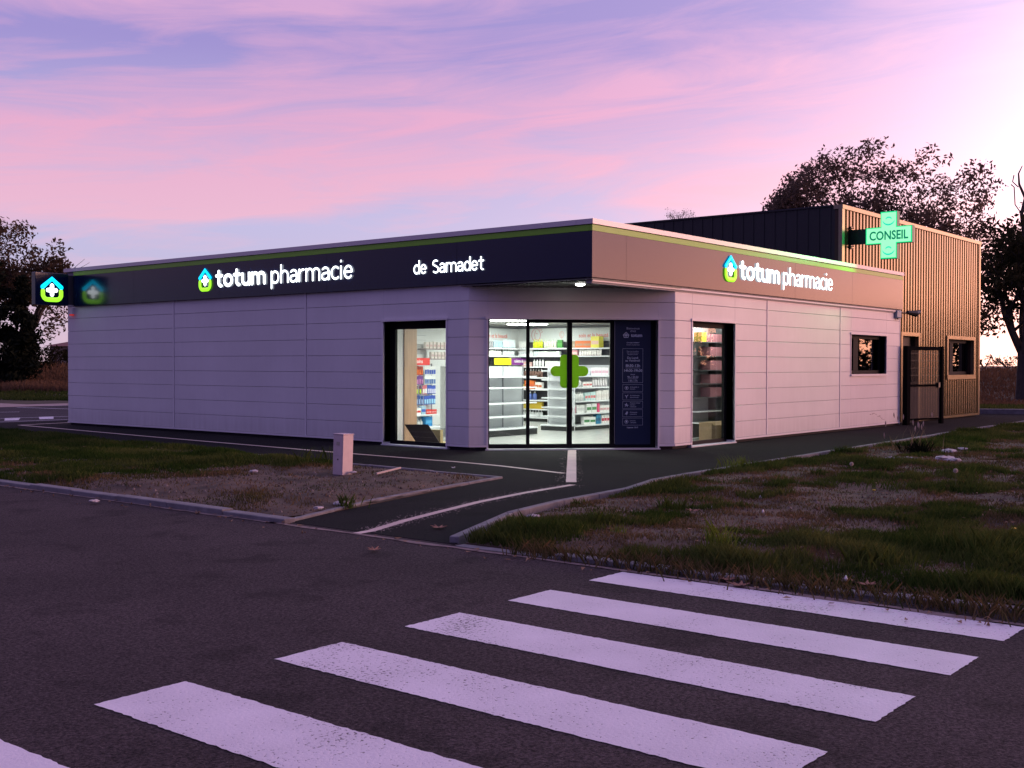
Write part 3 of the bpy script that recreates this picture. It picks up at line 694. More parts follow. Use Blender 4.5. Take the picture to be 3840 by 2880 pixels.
# downlight under the soffit (lit)
LT = thing('canopy_downlight', (.47,.56,3.045), 'small round lit downlight under the corner soffit', 'lamp')
mb = MB(); mb.lathe([(.085,-.012), (.095,-.012), (.10,.0)], 20, Matrix.Translation((.47,.56,3.045))); mb.build('trim_ring', mTrim, LT)
mb = MB(); mb.lathe([(.04,-.042), (.075,-.033), (.083,-.0125)], 20, Matrix.Translation((.47,.56,3.045))); mb.build('diffuser', emis('lit_diffuser', (1,.98,.92), 22), LT)
ll = bpy.data.lights.new('downlight', 'SPOT'); lo_ = bpy.data.objects.new('downlight_light', ll); COL.objects.link(lo_); lo_.parent = LT; lo_.location = (0,0,-.04)
ll.energy = 34; ll.spot_size = math.radians(140); ll.spot_blend = .6; ll.color = (1,.93,.80); ll.shadow_soft_size = .08

# lit signs
sgA = thing('illuminated_sign', (-.1,8.4,3.5), 'lit white word sign with a cyan and lime house logo on the dark long fascia', 'sign')
logo(TL, 10.94, 10.464, 3.265, 3.80, sgA, -1, o_+.025)
word(TL, 'totum', 10.31, 8.54, 3.335, .30, .036, sgA, .30, -1, o_+.025)
word(TL, 'pharmacie', 8.36, 5.80, 3.335, .285, .020, sgA, .28, -1, o_+.025)
sgB = thing('illuminated_sign', (-.1,3.2,3.4), 'lit white town-name sign above the window left of the entrance corner', 'sign')
word(TL, 'de Samadet', 4.10, 2.31, 3.335, .19, .0145, sgB, .26, -1, o_+.02)
sgC = thing('illuminated_sign', (7.2,-.1,3.5), 'lit white word sign with house logo on the copper-glinting right fascia', 'sign')
logo(TR, 4.52, 5.02, 3.29, 3.835, sgC, 1, o_+.025)
word(TR, 'totum', 5.15, 6.98, 3.36, .30, .036, sgC, .30, 1, o_+.025)
word(TR, 'pharmacie', 7.15, 9.77, 3.36, .285, .020, sgC, .28, 1, o_+.025)
# projecting light box at the far left end
BX = thing('projecting_light_box', (-.6,16.5,3.5), 'square dark light box with lit house logo projecting at the far left facade end', 'sign')
mb = MB(); mb.box(-1.10, -.20, 16.40, 16.58, 3.105, 3.935); mb.build('housing', mNavy, BX, bevel=.01)
mb = MB(); mb.box(-.20, -.02, 16.42, 16.52, 3.14, 3.90); mb.build('mount', mat('grey_mount', (.05,.05,.06), .5), BX)
TS = frame_T((0,16.40,0), (1,0,0), (0,-1,0))
logo(TS, -.965, -.345, 3.19, 3.84, BX, 1, .012, mLitB2, None, None)

# ------------------------------------------------------------------ rear metal-clad building
GX0, GX1, GY, GZ = 10.90, 21.74, .237, 5.55
WH = thing('metal_clad_building', (GX0,GY,0), 'taller ribbed metal building, champagne on the sunset side, behind the pharmacy', 'building')
gh = [(15.0,16.23,0,2.42), (18.75,21.15,1.32,2.40)]
mb = MB(); P_ = .211; x = GX0+.14; TG = frame_T((0,GY,0), (1,0,0), (0,-1,0))
def rib(a, z0, z1):
    w0, w1, d = .058, .046, .08
    pr = [(a-w0, 0), (a-w1, d), (a+w1, d), (a+w0, 0)]
    vs = [TG @ Vector((s, y, z)) for z in (z0, z1) for s, y in pr]; mb.add(vs, [(4,5,1,0)[::1], (5,6,2,1), (6,7,3,2)])
while x < GX1-.12:
    segs = [(.10, GZ-.1)]
    for h in gh:
        if h[0]-.1 < x < h[1]+.1: segs = [q for q in ((.10, h[2]-.08), (h[3]+.08, GZ-.1)) if q[1]-q[0] > .1]
    if x < 14.5: segs = [(3.9, GZ-.1)]
    for u, v in segs: rib(x, u, v)
    x += P_
body = mb.build('ribbed_cladding', mBronze, WH)
mb = MB()
sx = [GX0, 14.3, 15.0, 16.23, 18.75, 21.15, GX1]; szz = [.10, 1.32, 2.40, 2.42, 3.7, GZ-.06]
mGrooveShade = mat('bronze_groove_shade', (.045,.022,.012), .5, metal=.2)  # shade of the grooves between the ribs, put into the colour
for a, b in zip(sx[:-1], sx[1:]):
    for u, v in zip(szz[:-1], szz[1:]):
        ms, mz = (a+b)/2, (u+v)/2
        if ms < 14.3 and mz < 3.7: continue
        if not any(h[0] < ms < h[1] and h[2] < mz < h[3] for h in gh) and not (15 < ms < 16.23 and mz < 2.42): mb.box(a, b, -.1, 0, u, v, TG)
mb.build('wall', mGrooveShade, WH)
mb = MB()
mb.box(GX0-.02, GX0+.12, .001, .10, 3.9, GZ-.06, TG); mb.box(GX1-.12, GX1+.02, .001, .10, .06, GZ-.06, TG)
mb.box(GX0-.03, GX1+.03, -.12, .115, GZ-.10, GZ, TG); mb.box(16.3, GX1, .001, .105, .04, .095, TG)
for (a, b, u, v) in gh:
    mb.box(a-.12, a, .001, .105, u-.0 if u else .06, v, TG); mb.box(b, b+.12, .001, .105, u if u else .06, v, TG); mb.box(a-.12, b+.12, .001, .11, v+.001, v+.10, TG)
    if u: mb.box(a-.13, b+.13, .001, .125, u-.13, u-.001, TG)
mb.build('corner_trim', mBronzeDark, WH)
mb = MB(); a, b, u, v = gh[1]; fw = .1
mb.box(a, a+fw, -.16, -.1, u, v, TG); mb.box(b-fw, b, -.16, -.1, u, v, TG); mb.box(a+fw, b-fw, -.16, -.1, v-fw, v, TG); mb.box(a+fw, b-fw, -.16, -.1, u, u+fw, TG); mb.box(19.45,19.75,-.158,-.095,u+fw,v-fw,TG)
wi = mb.build('window', mFrame, WH); g = MB(); g.box(a+fw, b-fw, -.14, -.134, u+fw, v-fw, TG); g.build('glass', mGlassD, wi)
mb = MB(); mb.box(15.0, 16.23, -.16, -.10, .03, 2.42, TG); dd = mb.build('door', mat('dark_brown_door', (.02,.012,.010), .5), WH)
mb = MB(); mb.box(15.12,15.16,-.099,-.05,1.0,1.14,TG); mb.build('handle', mDoorLine, dd)
mb = MB(); mb.box(GX0, GX0+.1, GY+.1, 22, .0, GZ-.03); k = 0; y = GY+.2
while y < 21.9: mb.box(GX0-.014, GX0-.001, y, y+.06, .1, GZ-.05); y += .3
mb.build('side_wall', mDarkClad, WH)
mb = MB(); mb.box(GX0-.035, GX0+.12, GY+.13, 22, GZ-.03, GZ+.012); mb.build('roof_flashing', mat('dark_flashing', (.03,.03,.035), .4, metal=.4), WH)
mb = MB(); mb.box(GX1-.1, GX1, GY+.1, 22, 0, GZ-.03); mb.box(GX0+.1, GX1-.1, 21.9, 22, 0, GZ-.03); mb.box(GX0+.13, GX1, GY+.13, 21.9, GZ-.1, GZ-.04); mb.box(18.5,21.3,GY+.8,GY+.9,.1,3,None); mb.build('rear_wall', mDarkClad, WH)
mb = MB(); mb.box(14.45, GX1, -.1, -.02, -.1, .10, TG); mb.build('plinth', mPlinth, WH)

# pharmacy cross sign on the corner
CX = 11.45
CS = thing('pharmacy_cross_sign', (CX,.2,4.77), 'lit green pharmacy cross with lettering, on an arm off the metal building', 'sign')
mb = MB(); mb.box(CX-.03, CX+.03, -.36, .19, 4.60, 4.97); mb.box(CX-.055, CX+.055, .13, .19, 4.50, 5.06); mb.build('arm', mat('dark_green_arm', (.008,.022,.018), .3), CS)
for z in (4.55, 5.0): mb = MB(); mb.box(CX-.10, CX+.10, .10, .13, z-.025, z+.025); mb.lathe([(.014,0), (.014,.06)], 8, Matrix.Translation((CX-.07,.1,z)) @ Matrix.Rotation(PI/2, 4, 'X')); mb.build('clamp', mBronzeDark, CS)
def cross_pts(cy, cz, ax, az, tw): return [(cy-tw[0], cz-az), (cy+tw[0], cz-az), (cy+tw[0], cz-tw[1]), (cy+ax, cz-tw[1]), (cy+ax, cz+tw[1]), (cy+tw[0], cz+tw[1]), (cy+tw[0], cz+az), (cy-tw[0], cz+az), (cy-tw[0], cz+tw[1]), (cy-ax, cz+tw[1]), (cy-ax, cz-tw[1]), (cy-tw[0], cz-tw[1])]
TX = frame_T((CX,0,0), (0,-1,0), (-1,0,0))
cyy = .832; czz = 4.775
def extr(pts, d0, d1):
    mb = MB(); n = len(pts); vs = [TX @ Vector((x, d0, z)) for x, z in pts]+[TX @ Vector((x, d1, z)) for x, z in pts]
    mb.add(vs, [tuple(range(n))[::-1], tuple(range(n, 2*n))]+[(i, (i+1) % n, n+(i+1) % n, n+i) for i in range(n)]); return mb
extr(cross_pts(cyy, czz, .575, .575, (.205,.205)), -.09, .075).build('housing', mat('green_housing', (.0,.12,.06), .35), CS)
extr(cross_pts(cyy, czz, .572, .572, (.202,.202)), .0752, .0765).build('lit_border', emis('green_led_border', (.0,.62,.22), 1.0), CS)
extr(cross_pts(cyy, czz, .545, .545, (.180,.180)), .077, .085).build('lit_face', emis('lit_green_led', (.30,1.0,.45), 1.15), CS)
text_mesh('CONSEIL', .30, TX, cyy, czz-.105, .0875, emis('teal_led_letters', (.0,.30,.17), .5), parent=CS, bold=.008, xs=.80)
mEm = emis('teal_led_emblem', (.02,.70,.45), .9)
for c_ in (czz+.36, czz-.36):
    mb = MB()
    pts = arc(cyy, c_+.03, .16, 205, 335, 10)+arc(cyy, c_+.075, .165, 335, 205, 10)
    n = len(pts); mb.add([TX @ Vector((x, .087, z)) for x, z in pts], [tuple(range(n))])
    pts = arc(cyy, c_+.0, .09, 30, 150, 6)+arc(cyy, c_-.02, .075, 150, 30, 6); n = len(pts); mb.add([TX @ Vector((x, .0872, z)) for x, z in pts], [tuple(range(n))]); mb.build('emblem', mEm, CS)
pl_ = bpy.data.lights.new('cross_glow', 'AREA'); po = bpy.data.objects.new('cross_light', pl_); COL.objects.link(po); po.parent = CS
po.location = (-.16, -1.03, 0); po.rotation_euler = (0, PI/2, 0); pl_.shape = 'SQUARE'; pl_.size = .7; pl_.energy = 85; pl_.color = (.05,1,.35)
# small fixtures
AB = thing('alarm_box', (14.13,0,3.0), 'small rounded blue-grey alarm siren box under the right fascia end', 'alarm')
mb = MB(); mb.box(13.98, 14.30, .001, .09, 2.86, 3.07, TR); mb.build('cover', mat('blue_grey_plastic', (.20,.28,.36), .4), AB, bevel=.03)
mb = MB(); mb.box(14.10, 14.18, .03, .07, 2.83, 2.86, TR); mb.build('lens', mat('dark_lens', (.02,.03,.04), .2), AB)
CC = thing('wall_light', (14.9,GY,3.04), 'small black twin spotlight on a short arm on the ribbed metal wall', 'lamp')
mk = mat('black_plastic', (.008,.008,.009), .4)
mb = MB(); mb.box(14.62, 14.80, .0, .10, 2.93, 3.13, TG); mb.build('base', mk, CC)
mb = MB(); mb.tube([TG @ Vector((14.75,.1,3.03)), TG @ Vector((15.0,.25,3.03))], .02); mb.build('arm', mk, CC)
mb = MB(); mb.tube([TG @ Vector((14.98,.22,3.05)), TG @ Vector((15.3,.34,3.02)), TG @ Vector((15.5,.36,3.08))], [.05,.09,.06], 8); mb.build('head', mk, CC)
SR = thing('siren_box', (-.03,16.5,2.92), 'tiny white box with a red lens under the far left end of the fascia', 'alarm')
mb = MB(); mb.box(-.08, -.001, 16.44, 16.60, 2.90, 3.06); mb.build('case', mTrim, SR)
mb = MB(); mb.box(-.085, -.02, 16.46, 16.56, 2.86, 2.8995); mb.build('lens', emis('red_lens', (.8,.05,.04), .4), SR)

# gate
mGate = mat('matte_black_steel', (.004,.004,.005), .9, spec=.03)
GT = thing('metal_gate', (14.5,-.2,0), 'black metal gate with wire infill between pharmacy and metal building', 'gate')
ga_, gb_ = Vector((14.55,-.17,0)), Vector((16.05,-.56,0)); gd = (gb_-ga_); GL_ = gd.length; TGT = frame_T(ga_, gd, (gd.y, -gd.x, 0))
for s_, w_ in ((-.05, .14), (GL_, .10)):
    mb = MB(); mb.box(s_-w_/2, s_+w_/2, -w_/2, w_/2, 0, 2.13, TGT); mb.build('post', mGate, GT)
for u, v, w_ in ((2.02,2.12,.03), (1.03,1.09,.02), (.12,.17,.02)): mb = MB(); mb.box(.04, GL_-.06, -w_, w_, u, v, TGT); mb.build('rail', mGate, GT)
mb = MB(); s_ = .06
while s_ < GL_-.07: mb.box(s_, s_+.006, -.003, .003, 1.09, 2.02, TGT); s_ += .05
z = 1.13
while z < 2.0: mb.box(.04, GL_-.06, .0035, .008, z, z+.005, TGT); z += .2
mb.build('wire_infill', mat('dark_wire', (.04,.04,.045), .5), GT)
mb = MB(); s_ = .05
while s_ < GL_-.07: mb.box(s_, s_+.009, -.003, .003, .17, 1.03, TGT); s_ += .027
mb.build('mesh_infill', mat('grey_wire', (.07,.06,.07), .6), GT)
mb = MB(); mb.box(GL_-.2, GL_-.12, -.05, .05, 1.0, 1.14, TGT); mb.build('lock', mk, GT)

# utility box on the left lawn
UB = thing('utility_box', (-4.92,.86,0), 'knee-high white utility pillar standing in the left soil bed', 'utility box')
Tb = Matrix.Translation((-4.92,.86,.0)) @ Matrix.Rotation(math.radians(4), 4, 'Z') @ Matrix.Rotation(math.radians(1.6), 4, Vector((.777,.63,0)))
mUB = mat('cream_plastic_box', (.60,.50,.50), .5, var=.06, vscale=8)
mb = MB(); mb.box(-.105, .105, -.095, .095, .03, .60, Tb); mb.build('body', mUB, UB, bevel=.006)
mb = MB(); mb.box(-.11, .11, -.10, .10, .601, .615, Tb); mb.build('lid', mUB, UB, bevel=.004)
mb = MB(); mb.box(-.10, .10, -.09, .09, -.08, .029, Tb); mb.build('base', mKerb, UB)
mb = MB(); mb.box(-.1075,-.1055,-.075,.075,.30,.303,Tb); mb.box(-.1075,-.1055,-.085,-.082,.05,.58,Tb); mb.build('door_seam', mJoint, UB)
mb = MB(); mb.box(-.1085,-.1055,-.03,.03,.45,.50,Tb); mb.build('label_plate', mat('faded_label', (.4,.36,.3), .6), UB)
mb = MB(); mb.box(-.109, -.1055, -.012, .008, .24, .26, Tb); mb.build('lock', mk, UB)

exec_interior = True
# ------------------------------------------------------------------ pharmacy interior
mIn = mat('interior_white_wall', (.72,.73,.72), .6); mCeil = mat('interior_ceiling', (.62,.61,.58), .8)
mFloor = mat('grey_vinyl_floor', (.40,.41,.39), .25, var=.12, vscale=2.5, stretch=(1,4,1))
mWood = mat('pale_wood_panel', (.50,.33,.21), .5, var=.12, vscale=3, stretch=(6,6,.5))
CE = 2.72
mb = MB(); mb.prism([(.25,2.9), (2.9,.25), (9.6,.25), (9.6,9.4), (.25,9.4)], .0, .02); mb.build('shop_floor', mFloor, PH)
mb = MB(); mb.prism([(.22,2.85), (2.85,.22), (9.6,.22), (9.6,9.4), (.22,9.4)], CE, CE+.05); mb.build('shop_ceiling', mCeil, PH)
mb = MB(); mb.box(9.5, 9.6, .3, 9.3, .02, CE-.001); mb.build('inner_wall', mIn, PH)
mb = MB(); mb.box(.3, 9.499, 9.2, 9.3, .02, CE-.001); mb.build('inner_wall', mIn, PH)
mb = MB(); mb.box(6.28, 9.499, 1.25, 1.35, .02, CE-.001); mb.build('inner_wall', mIn, PH)
mb = MB(); mb.box(.21, .29, 2.9, 3.33, .02, CE-.001); mb.box(.21, .29, 5.03, 9.199, .02, CE-.001); mb.box(.21,.29,3.331,5.029,2.46,CE-.001)
mb.box(2.95, 3.41, .21, .29, .02, CE-.001); mb.box(5.16, 9.499, .21, .29, .02, CE-.001); mb.box(3.411,5.159,.21,.29,2.47,CE-.001); mb.build('inner_wall', mIn, PH)
mb = MB(); mb.box(.21, .50, 4.95, 5.05, .021, CE-.002); mb.build('inner_wall', mIn, PH)
mb = MB(); mb.box(.50, .86, 4.93, 5.05, .021, CE-.002); mb.build('wood_panel', mWood, PH)
# transition strip under the ceiling
mb = MB(); mb.box(9.44, 9.499, 2.0, 9.199, 2.62, 2.67); mb.box(3, 9.43, 9.14, 9.199, 2.62, 2.67); mb.build('ceiling_rail', mat('dark_grey_rail', (.12,.12,.13), .5), PH)
mLamp = emis('lit_ceiling_panel', (1,.99,.95), 32)
for i, (x, y, rr) in enumerate(((5.65,6.3,.55), (8.0,7.7,.55), (3.0,3.3,.8), (7.6,3.5,.5), (2.6,7.3,.5), (5.5,.64,.32))):  # last lamp added, unseen, to brighten the right window; entrance lamp enlarged for light
    c = thing('ceiling_lamp', (x,y,CE-.03), ['large lit round ceiling lamp seen above the sidelight', 'second lit round ceiling lamp, further back above the sliding doors', 'unseen lit round ceiling lamp just inside the entrance, enlarged to brighten the gondola', 'lit round ceiling lamp over the right aisle', 'lit round ceiling lamp behind the left window', 'small unseen lamp added to brighten the space behind the right window'][i], 'lamp', 'round ceiling lamps in the shop')
    mb = MB(); mb.lathe([(rr,-.005), (rr+.03,-.005), (rr+.03,.025)], 28, Matrix.Translation((x,y,CE-.03))); mb.build('rim', mTrim, c)
    mb = MB(); mb.lathe([(rr-.01,-.012), (rr-.005,-.0055)], 28, Matrix.Translation((x,y,CE-.03))); mb.build('diffuser', mLamp, c)

mSh = mat('white_shelf_metal', (.74,.76,.78), .4); mBase = mat('black_shelf_base', (.012,.013,.015), .4); mBackD = mat('dark_shelf_back', (.08,.08,.085), .6); mBackG = mat('grey_shelf_back', (.42,.43,.46), .6)
def shelving(label, T, w, levels, depth, top, base=.16, back=None, posts=(), name='shelf_unit', lip=.03, group=None, mback=None):
    """T: x along front, y towards the shopper, z up; back panel at y=0"""
    o = T.translation; r_ = thing(name, (o.x, o.y, .02), label, 'shelf', group)
    mb = MB(); mb.box(0, w, -.03, 0, .03, top, T); mb.build('back_panel', mback or mSh, r_)
    mb = MB(); mb.box(0, w, 0, depth, .021, base-.02, T); mb.build('base', mBase, r_)
    mb = MB(); mb.box(-.003, w+.003, .001, depth+.015, base-.02, base+.012, T); mb.build('shelf', mSh, r_)
    for z in levels:
        mb = MB(); mb.box(.004, w-.004, .001, depth-.03, z-.012, z, T); mb.box(.004, w-.004, depth-.03, depth-.012, z-lip, z+.004, T); mb.build('shelf', mSh, r_)
    mb = MB()
    for s_ in (0,)+tuple(posts)+(w,): mb.box(s_-.012, s_+.012, .0005, .025, base+.013, top+.01, T)
    mb.build('post', mSh if mback is None else mBackG, r_)
    return r_
def fT(x, y, rz): return Matrix.Translation((x, y, 0)) @ Matrix.Rotation(rz, 4, 'Z')
# shopper side is local +y ; units facing -y are turned by 180 degrees, facing -x by +90
T1 = fT(4.66, 5.20, PI); shelving('empty white gondola shelf with black base behind the glass sidelight', T1, 2.0, [.457,.753,1.10,1.345], .44, 1.564, .178, posts=(.72,1.45), mback=mSh)
T2 = fT(6.24, 4.86, PI/2); shelving('empty white end-cap shelf facing the sliding doors', T2, .78, [.37,.586,.814,1.025,1.251,1.468], .30, 1.60, .147)
T3 = fT(9.35, 5.25, PI); shelving('long stocked white gondola on the right aisle behind the right door leaf', T3, 3.05, [.43,.727,1.06,1.34], .40, 1.60, .13, mback=mBackG)
T4 = fT(9.49, 5.66, PI/2); shelving('tall stocked wall shelf on the back wall behind the green cross', T4, 3.45, [.37,.62,.92,1.25,1.55,1.85,2.06], .38, 2.24, .13, mback=mBackD)
T5 = fT(9.05, 9.19, PI); shelving('tall stocked wall shelf in the back corner above the empty gondola', T5, 2.35, [.5,.9,1.3,1.52,1.85,2.06], .38, 2.24, .13, mback=mBackD)
T6 = fT(5.22, 8.60, PI); shelving('stocked hook wall seen through the left window', T6, 2.2, [.06,.36], .34, 1.62, .03, mback=mSh)
mb_ = thing('display_board', (4.9,8.66,1.6), 'white slatted display board above the hanging packs in left window', 'display')
mb = MB()
for k in range(5): mb.box(3.3, 5.08, 8.63, 8.655, 1.76+k*.115, 1.868+k*.115)
mb.build('slat', mIn, mb_)
mb = MB(); mb.box(3.3, 5.08, 8.656, 8.68, 1.70, 2.34); mb.build('backing', mBackG, mb_)
EP = thing('gondola_end', (2.62,5.2,.02), 'plain pale shelf end panel at the right side inside the left window', 'shelf'); mb = MB(); mb.box(2.60, 2.635, 4.80, 5.88, .20, 1.57); mb.build('panel', mSh, EP); mb = MB(); mb.box(2.60,2.635,4.80,5.88,.021,.199); mb.build('base', mBackG, EP)
T7 = fT(6.25, 1.22, PI); mb = MB()
DK = thing('shelf_unit', (6.2,1.2,.02), 'dark shelf with stacks of pink boxes seen through the right window', 'shelf')
mb.box(6.18, 6.27, .80, 1.22, .03, 2.42); mb.build('side_panel', mBackD, DK); mb = MB(); mb.box(5.2, 6.179, 1.19, 1.22, .03, 2.42); mb.build('back_panel', mBackG, DK)
for z in (2.10,1.80,1.50,1.21,.92,.62,.38): mb = MB(); mb.box(5.2, 6.178, .84, 1.188, z-.02, z); mb.build('shelf', mBackD if z > .9 else mSh, DK)

# panels on the walls: shelf headers with lettering
def board(name, label, T, s0, s1, z0, z1, d, m):
    o = T @ Vector(((s0+s1)/2, d, z0)); t = thing(name, o, label, 'sign'); mb = MB(); mb.box(s0, s1, d-.012, d, z0, z1, T); mb.build('board', m, t); return t
mHead = mat('pale_header_board', (.66,.69,.69), .5); mSal = mat('salmon_lettering', (.70,.25,.22), .6); mRedI = mat('red_drawing', (.60,.14,.14), .6)
TB = frame_T((9.5,0,0), (0,-1,0), (-1,0,0)); TBy = frame_T((0,9.2,0), (1,0,0), (0,-1,0))
b1 = board('header_board', 'pale header board with salmon lettering in the back corner, left of the head drawing', TBy, 6.8, 9.1, 2.25, 2.60, .05, mHead)
text_mesh('soin et la beauté', .155, TBy, 8.45, 2.355, .051, mSal, parent=b1, bold=.004, name='lettering', xs=.95)
text_mesh('le', .06, TBy, 8.05, 2.50, .051, mSal, parent=b1)
b2 = board('header_board', 'pale header board with salmon lettering seen through the right door leaf', TB, -7.28, -5.7, 2.25, 2.60, .05, mHead)
text_mesh('soin et la beauté', .155, TB, -6.55, 2.355, .051, mSal, parent=b2, bold=.004, xs=.95)
text_mesh('le mot', .06, TB, -6.95, 2.50, .051, mNote, parent=b2)
b3 = board('header_board', 'pale header board with the red head outline drawing in the middle of the back wall', TB, -8.95, -7.32, 2.25, 2.62, .05, mHead)
def strokes(sts, r, T, d, parent, m, name='drawing'):
    mb = MB()
    for st in sts:
        vs, fs = cap_tube(mb, st, r, 6, .15); mb.add([T @ Vector((v.x, d+v.y, v.z)) for v in vs], fs)
    mb.build(name, m, parent)
hc, hz_ = -8.52, 2.44
strokes([ell(hc, hz_, .155, .175, -60, 240, 24), [(hc-.02,hz_+.12), (hc-.045,hz_+.02), (hc-.07,hz_-.03), (hc-.03,hz_-.035)], [(hc-.05,hz_-.08), (hc-.01,hz_-.075), (hc-.04,hz_-.1), (hc+.01,hz_-.13), (hc+.06,hz_-.14)], [(hc+.01,hz_+.04), (hc+.05,hz_+.035)], [(hc+.13,hz_+.15), (hc+.15,hz_+.20)], [(hc+.17,hz_+.12), (hc+.20,hz_+.16)], [(hc+.19,hz_+.07), (hc+.23,hz_+.09)]], .008, TB, .053, b3, mRedI)
strokes([ell(-7.62, 2.44, .075, .085, 0, 360, 18), ell(-7.62, 2.44, .035, .05, 60, 300, 8), [(-7.62,2.35), (-7.62,2.29)], [(-7.66,2.28), (-7.58,2.28)]], .005, TB, .053, b3, mSal)
s1 = board('shelf_sign', 'yellow shelf sign above the empty gondola at the left edge of the sidelight', TBy, 7.9, 8.62, 1.60, 1.78, .45, mat('yellow_sign', (.85,.80,.01), .5))
s2 = board('shelf_sign', 'purple shelf sign with white lettering and pictures above the empty gondola', TBy, 8.64, 9.45, 1.60, 1.78, .45, mat('purple_sign', (.19,.03,.22), .5))
text_mesh('toilette de soin', .12, TBy, 9.06, 1.665, .451, mIn, parent=s2, bold=.003, xs=.8)
s3 = board('shelf_sign', 'red shelf sign with white lettering above the hanging packs in left window', frame_T((0,8.26,0), (1,0,0), (0,-1,0)), 4.0, 4.80, 1.585, 1.765, .0, mat('red_sign', (.70,.05,.04), .5))
text_mesh('soins', .13, frame_T((0,8.26,0), (1,0,0), (0,-1,0)), 4.42, 1.64, .001, mIn, parent=s3, bold=.002)

# products: each one a thing of its own
def product(kind, w, h, d, cols):
    mb = MB(); ms = [mat('plastic_%s' % '_'.join('%02d' % int(c*99) for c in cc), cc, .4) for cc in cols]
    if kind == 'carton': mb.box(-w/2, w/2, -d/2, d/2, 0, h); mb.mi = 1 if len(ms) > 1 else 0; mb.box(-w/2*.99, w/2*.99, d/2, d/2+.001, h*.35, h*.65); mb.box(-w/2*.9, w/2*.9, -d/2-.001, -d/2, h*.30, h*.62)
    elif kind == 'bottle':
        r = w/2; mb.smooth = True; mb.lathe([(r,0), (r,h*.62), (r*.8,h*.72), (r*.35,h*.78)], 8); mb.mi = min(1, len(ms)-1); mb.lathe([(r*.4,h*.78), (r*.4,h*.9), (r*.22,h*.92), (r*.22,h)], 6)
    elif kind == 'tube': mb.smooth = True; mb.lathe([(w*.36,0), (w*.36,h*.14)], 8); mb.mi = min(1, len(ms)-1); mb.smooth = False; mb.add([(-w*.36,-.02,h*.14), (w*.36,-.02,h*.14), (w*.36,.02,h*.14), (-w*.36,.02,h*.14), (-w/2,-.003,h), (w/2,-.003,h), (w/2,.003,h), (-w/2,.003,h)], [(0,1,5,4), (1,2,6,5), (2,3,7,6), (3,0,4,7), (4,5,6,7)])
    elif kind == 'pack': mb.box(-w/2, w/2, -.004, .004, 0, h); mb.mi = min(1, len(ms)-1); mb.box(-w*.32, w*.32, -.02, -.0045, h*.1, h*.6); mb.mi = 0; mb.tube([(0,.004,h*.92), (0,.05,h*.92)], .004, 4)
    o = mb.build(kind, ms); COL.objects.unlink(o); return o
CATN = {'carton': ('carton', 'box'), 'bottle': ('bottle', 'bottle'), 'tube': ('tube', 'tube'), 'pack': ('hanging_pack', 'pack')}
def row(T, kind, s0, s1, n, z, y, size, cols, label):
    pr = product(kind, *size, cols); nm, cat = CATN[kind]
    rz = T.to_euler().z + PI
    for i in range(n):
        s = s0+(s1-s0)*(i+.5)/n; c = pr.copy(); COL.objects.link(c); c.name = nm; c.location = T @ Vector((s, y, z)); c.rotation_euler.z = rz+random.uniform(-.06, .06)
        c.scale.z = random.uniform(.95, 1.04); tag(c, label, cat, label)
WHT = (.78,.78,.76); GRN = (.05,.22,.04); LBL = (.45,.68,.78); PNK = (.62,.28,.30); ORG = (.72,.17,.04); YLW = (.75,.72,.05); TEAL = (.03,.25,.28); BLU = (.05,.10,.42); RED = (.62,.04,.03)
# back corner unit (T5: s from the right corner going left)
row(T5, 'tube', 1.45, 1.02, 6, 2.06, .28, (.048,.20,.05), [(.3,.3,.32), (.38,.38,.40)], 'grey tube on the top shelf above the purple sign')
row(T5, 'tube', 1.00, .62, 6, 2.06, .28, (.042,.20,.05), [WHT, LBL], 'pale blue tube on the top shelf, between grey tubes and white tubes')
row(T5, 'tube', .60, .05, 8, 2.06, .28, (.048,.25,.05), [(.45,.6,.66), (.72,.80,.84)], 'tall white tube on the top shelf beside the door mullion')
row(T5, 'carton', 1.45, .95, 5, 1.85, .27, (.09,.14,.08), [WHT, (.7,.66,.62)], 'cream carton on the second shelf above the purple sign')
row(T5, 'bottle', .93, .65, 4, 1.85, .27, (.055,.17,.055), [WHT, WHT], 'white bottle on the second shelf above the purple sign')
row(T5, 'bottle', .60, .08, 7, 1.85, .27, (.06,.19,.06), [(.70,.74,.76), (.6,.65,.68)], 'milky bottle on the second shelf beside the door mullion')
# back wall unit (T4: s along world +y from 5.66)
Y4 = lambda y: y-5.66
def r4(kind, ya, yb, n, z, size, cols, lab): row(T4, kind, Y4(ya), Y4(yb), n, z, .27, size, cols, lab)
r4('tube', 8.95, 8.62, 4, 2.06, (.08,.20,.05), [(.7,.7,.72), WHT], 'white stand-up tube on the top shelf under the head drawing')
r4('bottle', 8.44, 8.10, 4, 2.06, (.085,.26,.07), [(.55,.60,.02), (.75,.80,.1)], 'yellow bottle on the top shelf right of the head drawing')
r4('bottle', 8.06, 7.62, 5, 2.06, (.08,.26,.07), [(.62,.66,.52), (.6,.68,.6)], 'clear bottle on the top shelf left of the green card')
r4('carton', 7.60, 7.40, 1, 2.06, (.16,.22,.06), [GRN, (.08,.3,.06)], 'green card display on the top shelf')
r4('carton', 7.24, 6.98, 4, 2.06, (.06,.19,.08), [(.38,.30,.20), (.5,.42,.3)], 'tan carton on the top shelf right of the green cross')
r4('carton', 6.95, 6.44, 2, 2.06, (.25,.20,.12), [ORG, (.45,.25,.15)], 'orange gift box on the top shelf behind the right door')
r4('carton', 6.42, 6.12, 1, 2.06, (.27,.30,.2), [(.85,.76,.10), (.8,.5,.4)], 'large yellow box on the top shelf behind the right door')
r4('carton', 8.95, 8.45, 7, 1.85, (.06,.18,.05), [WHT, (.6,.62,.66)], 'slim white carton on the second shelf under the head drawing')
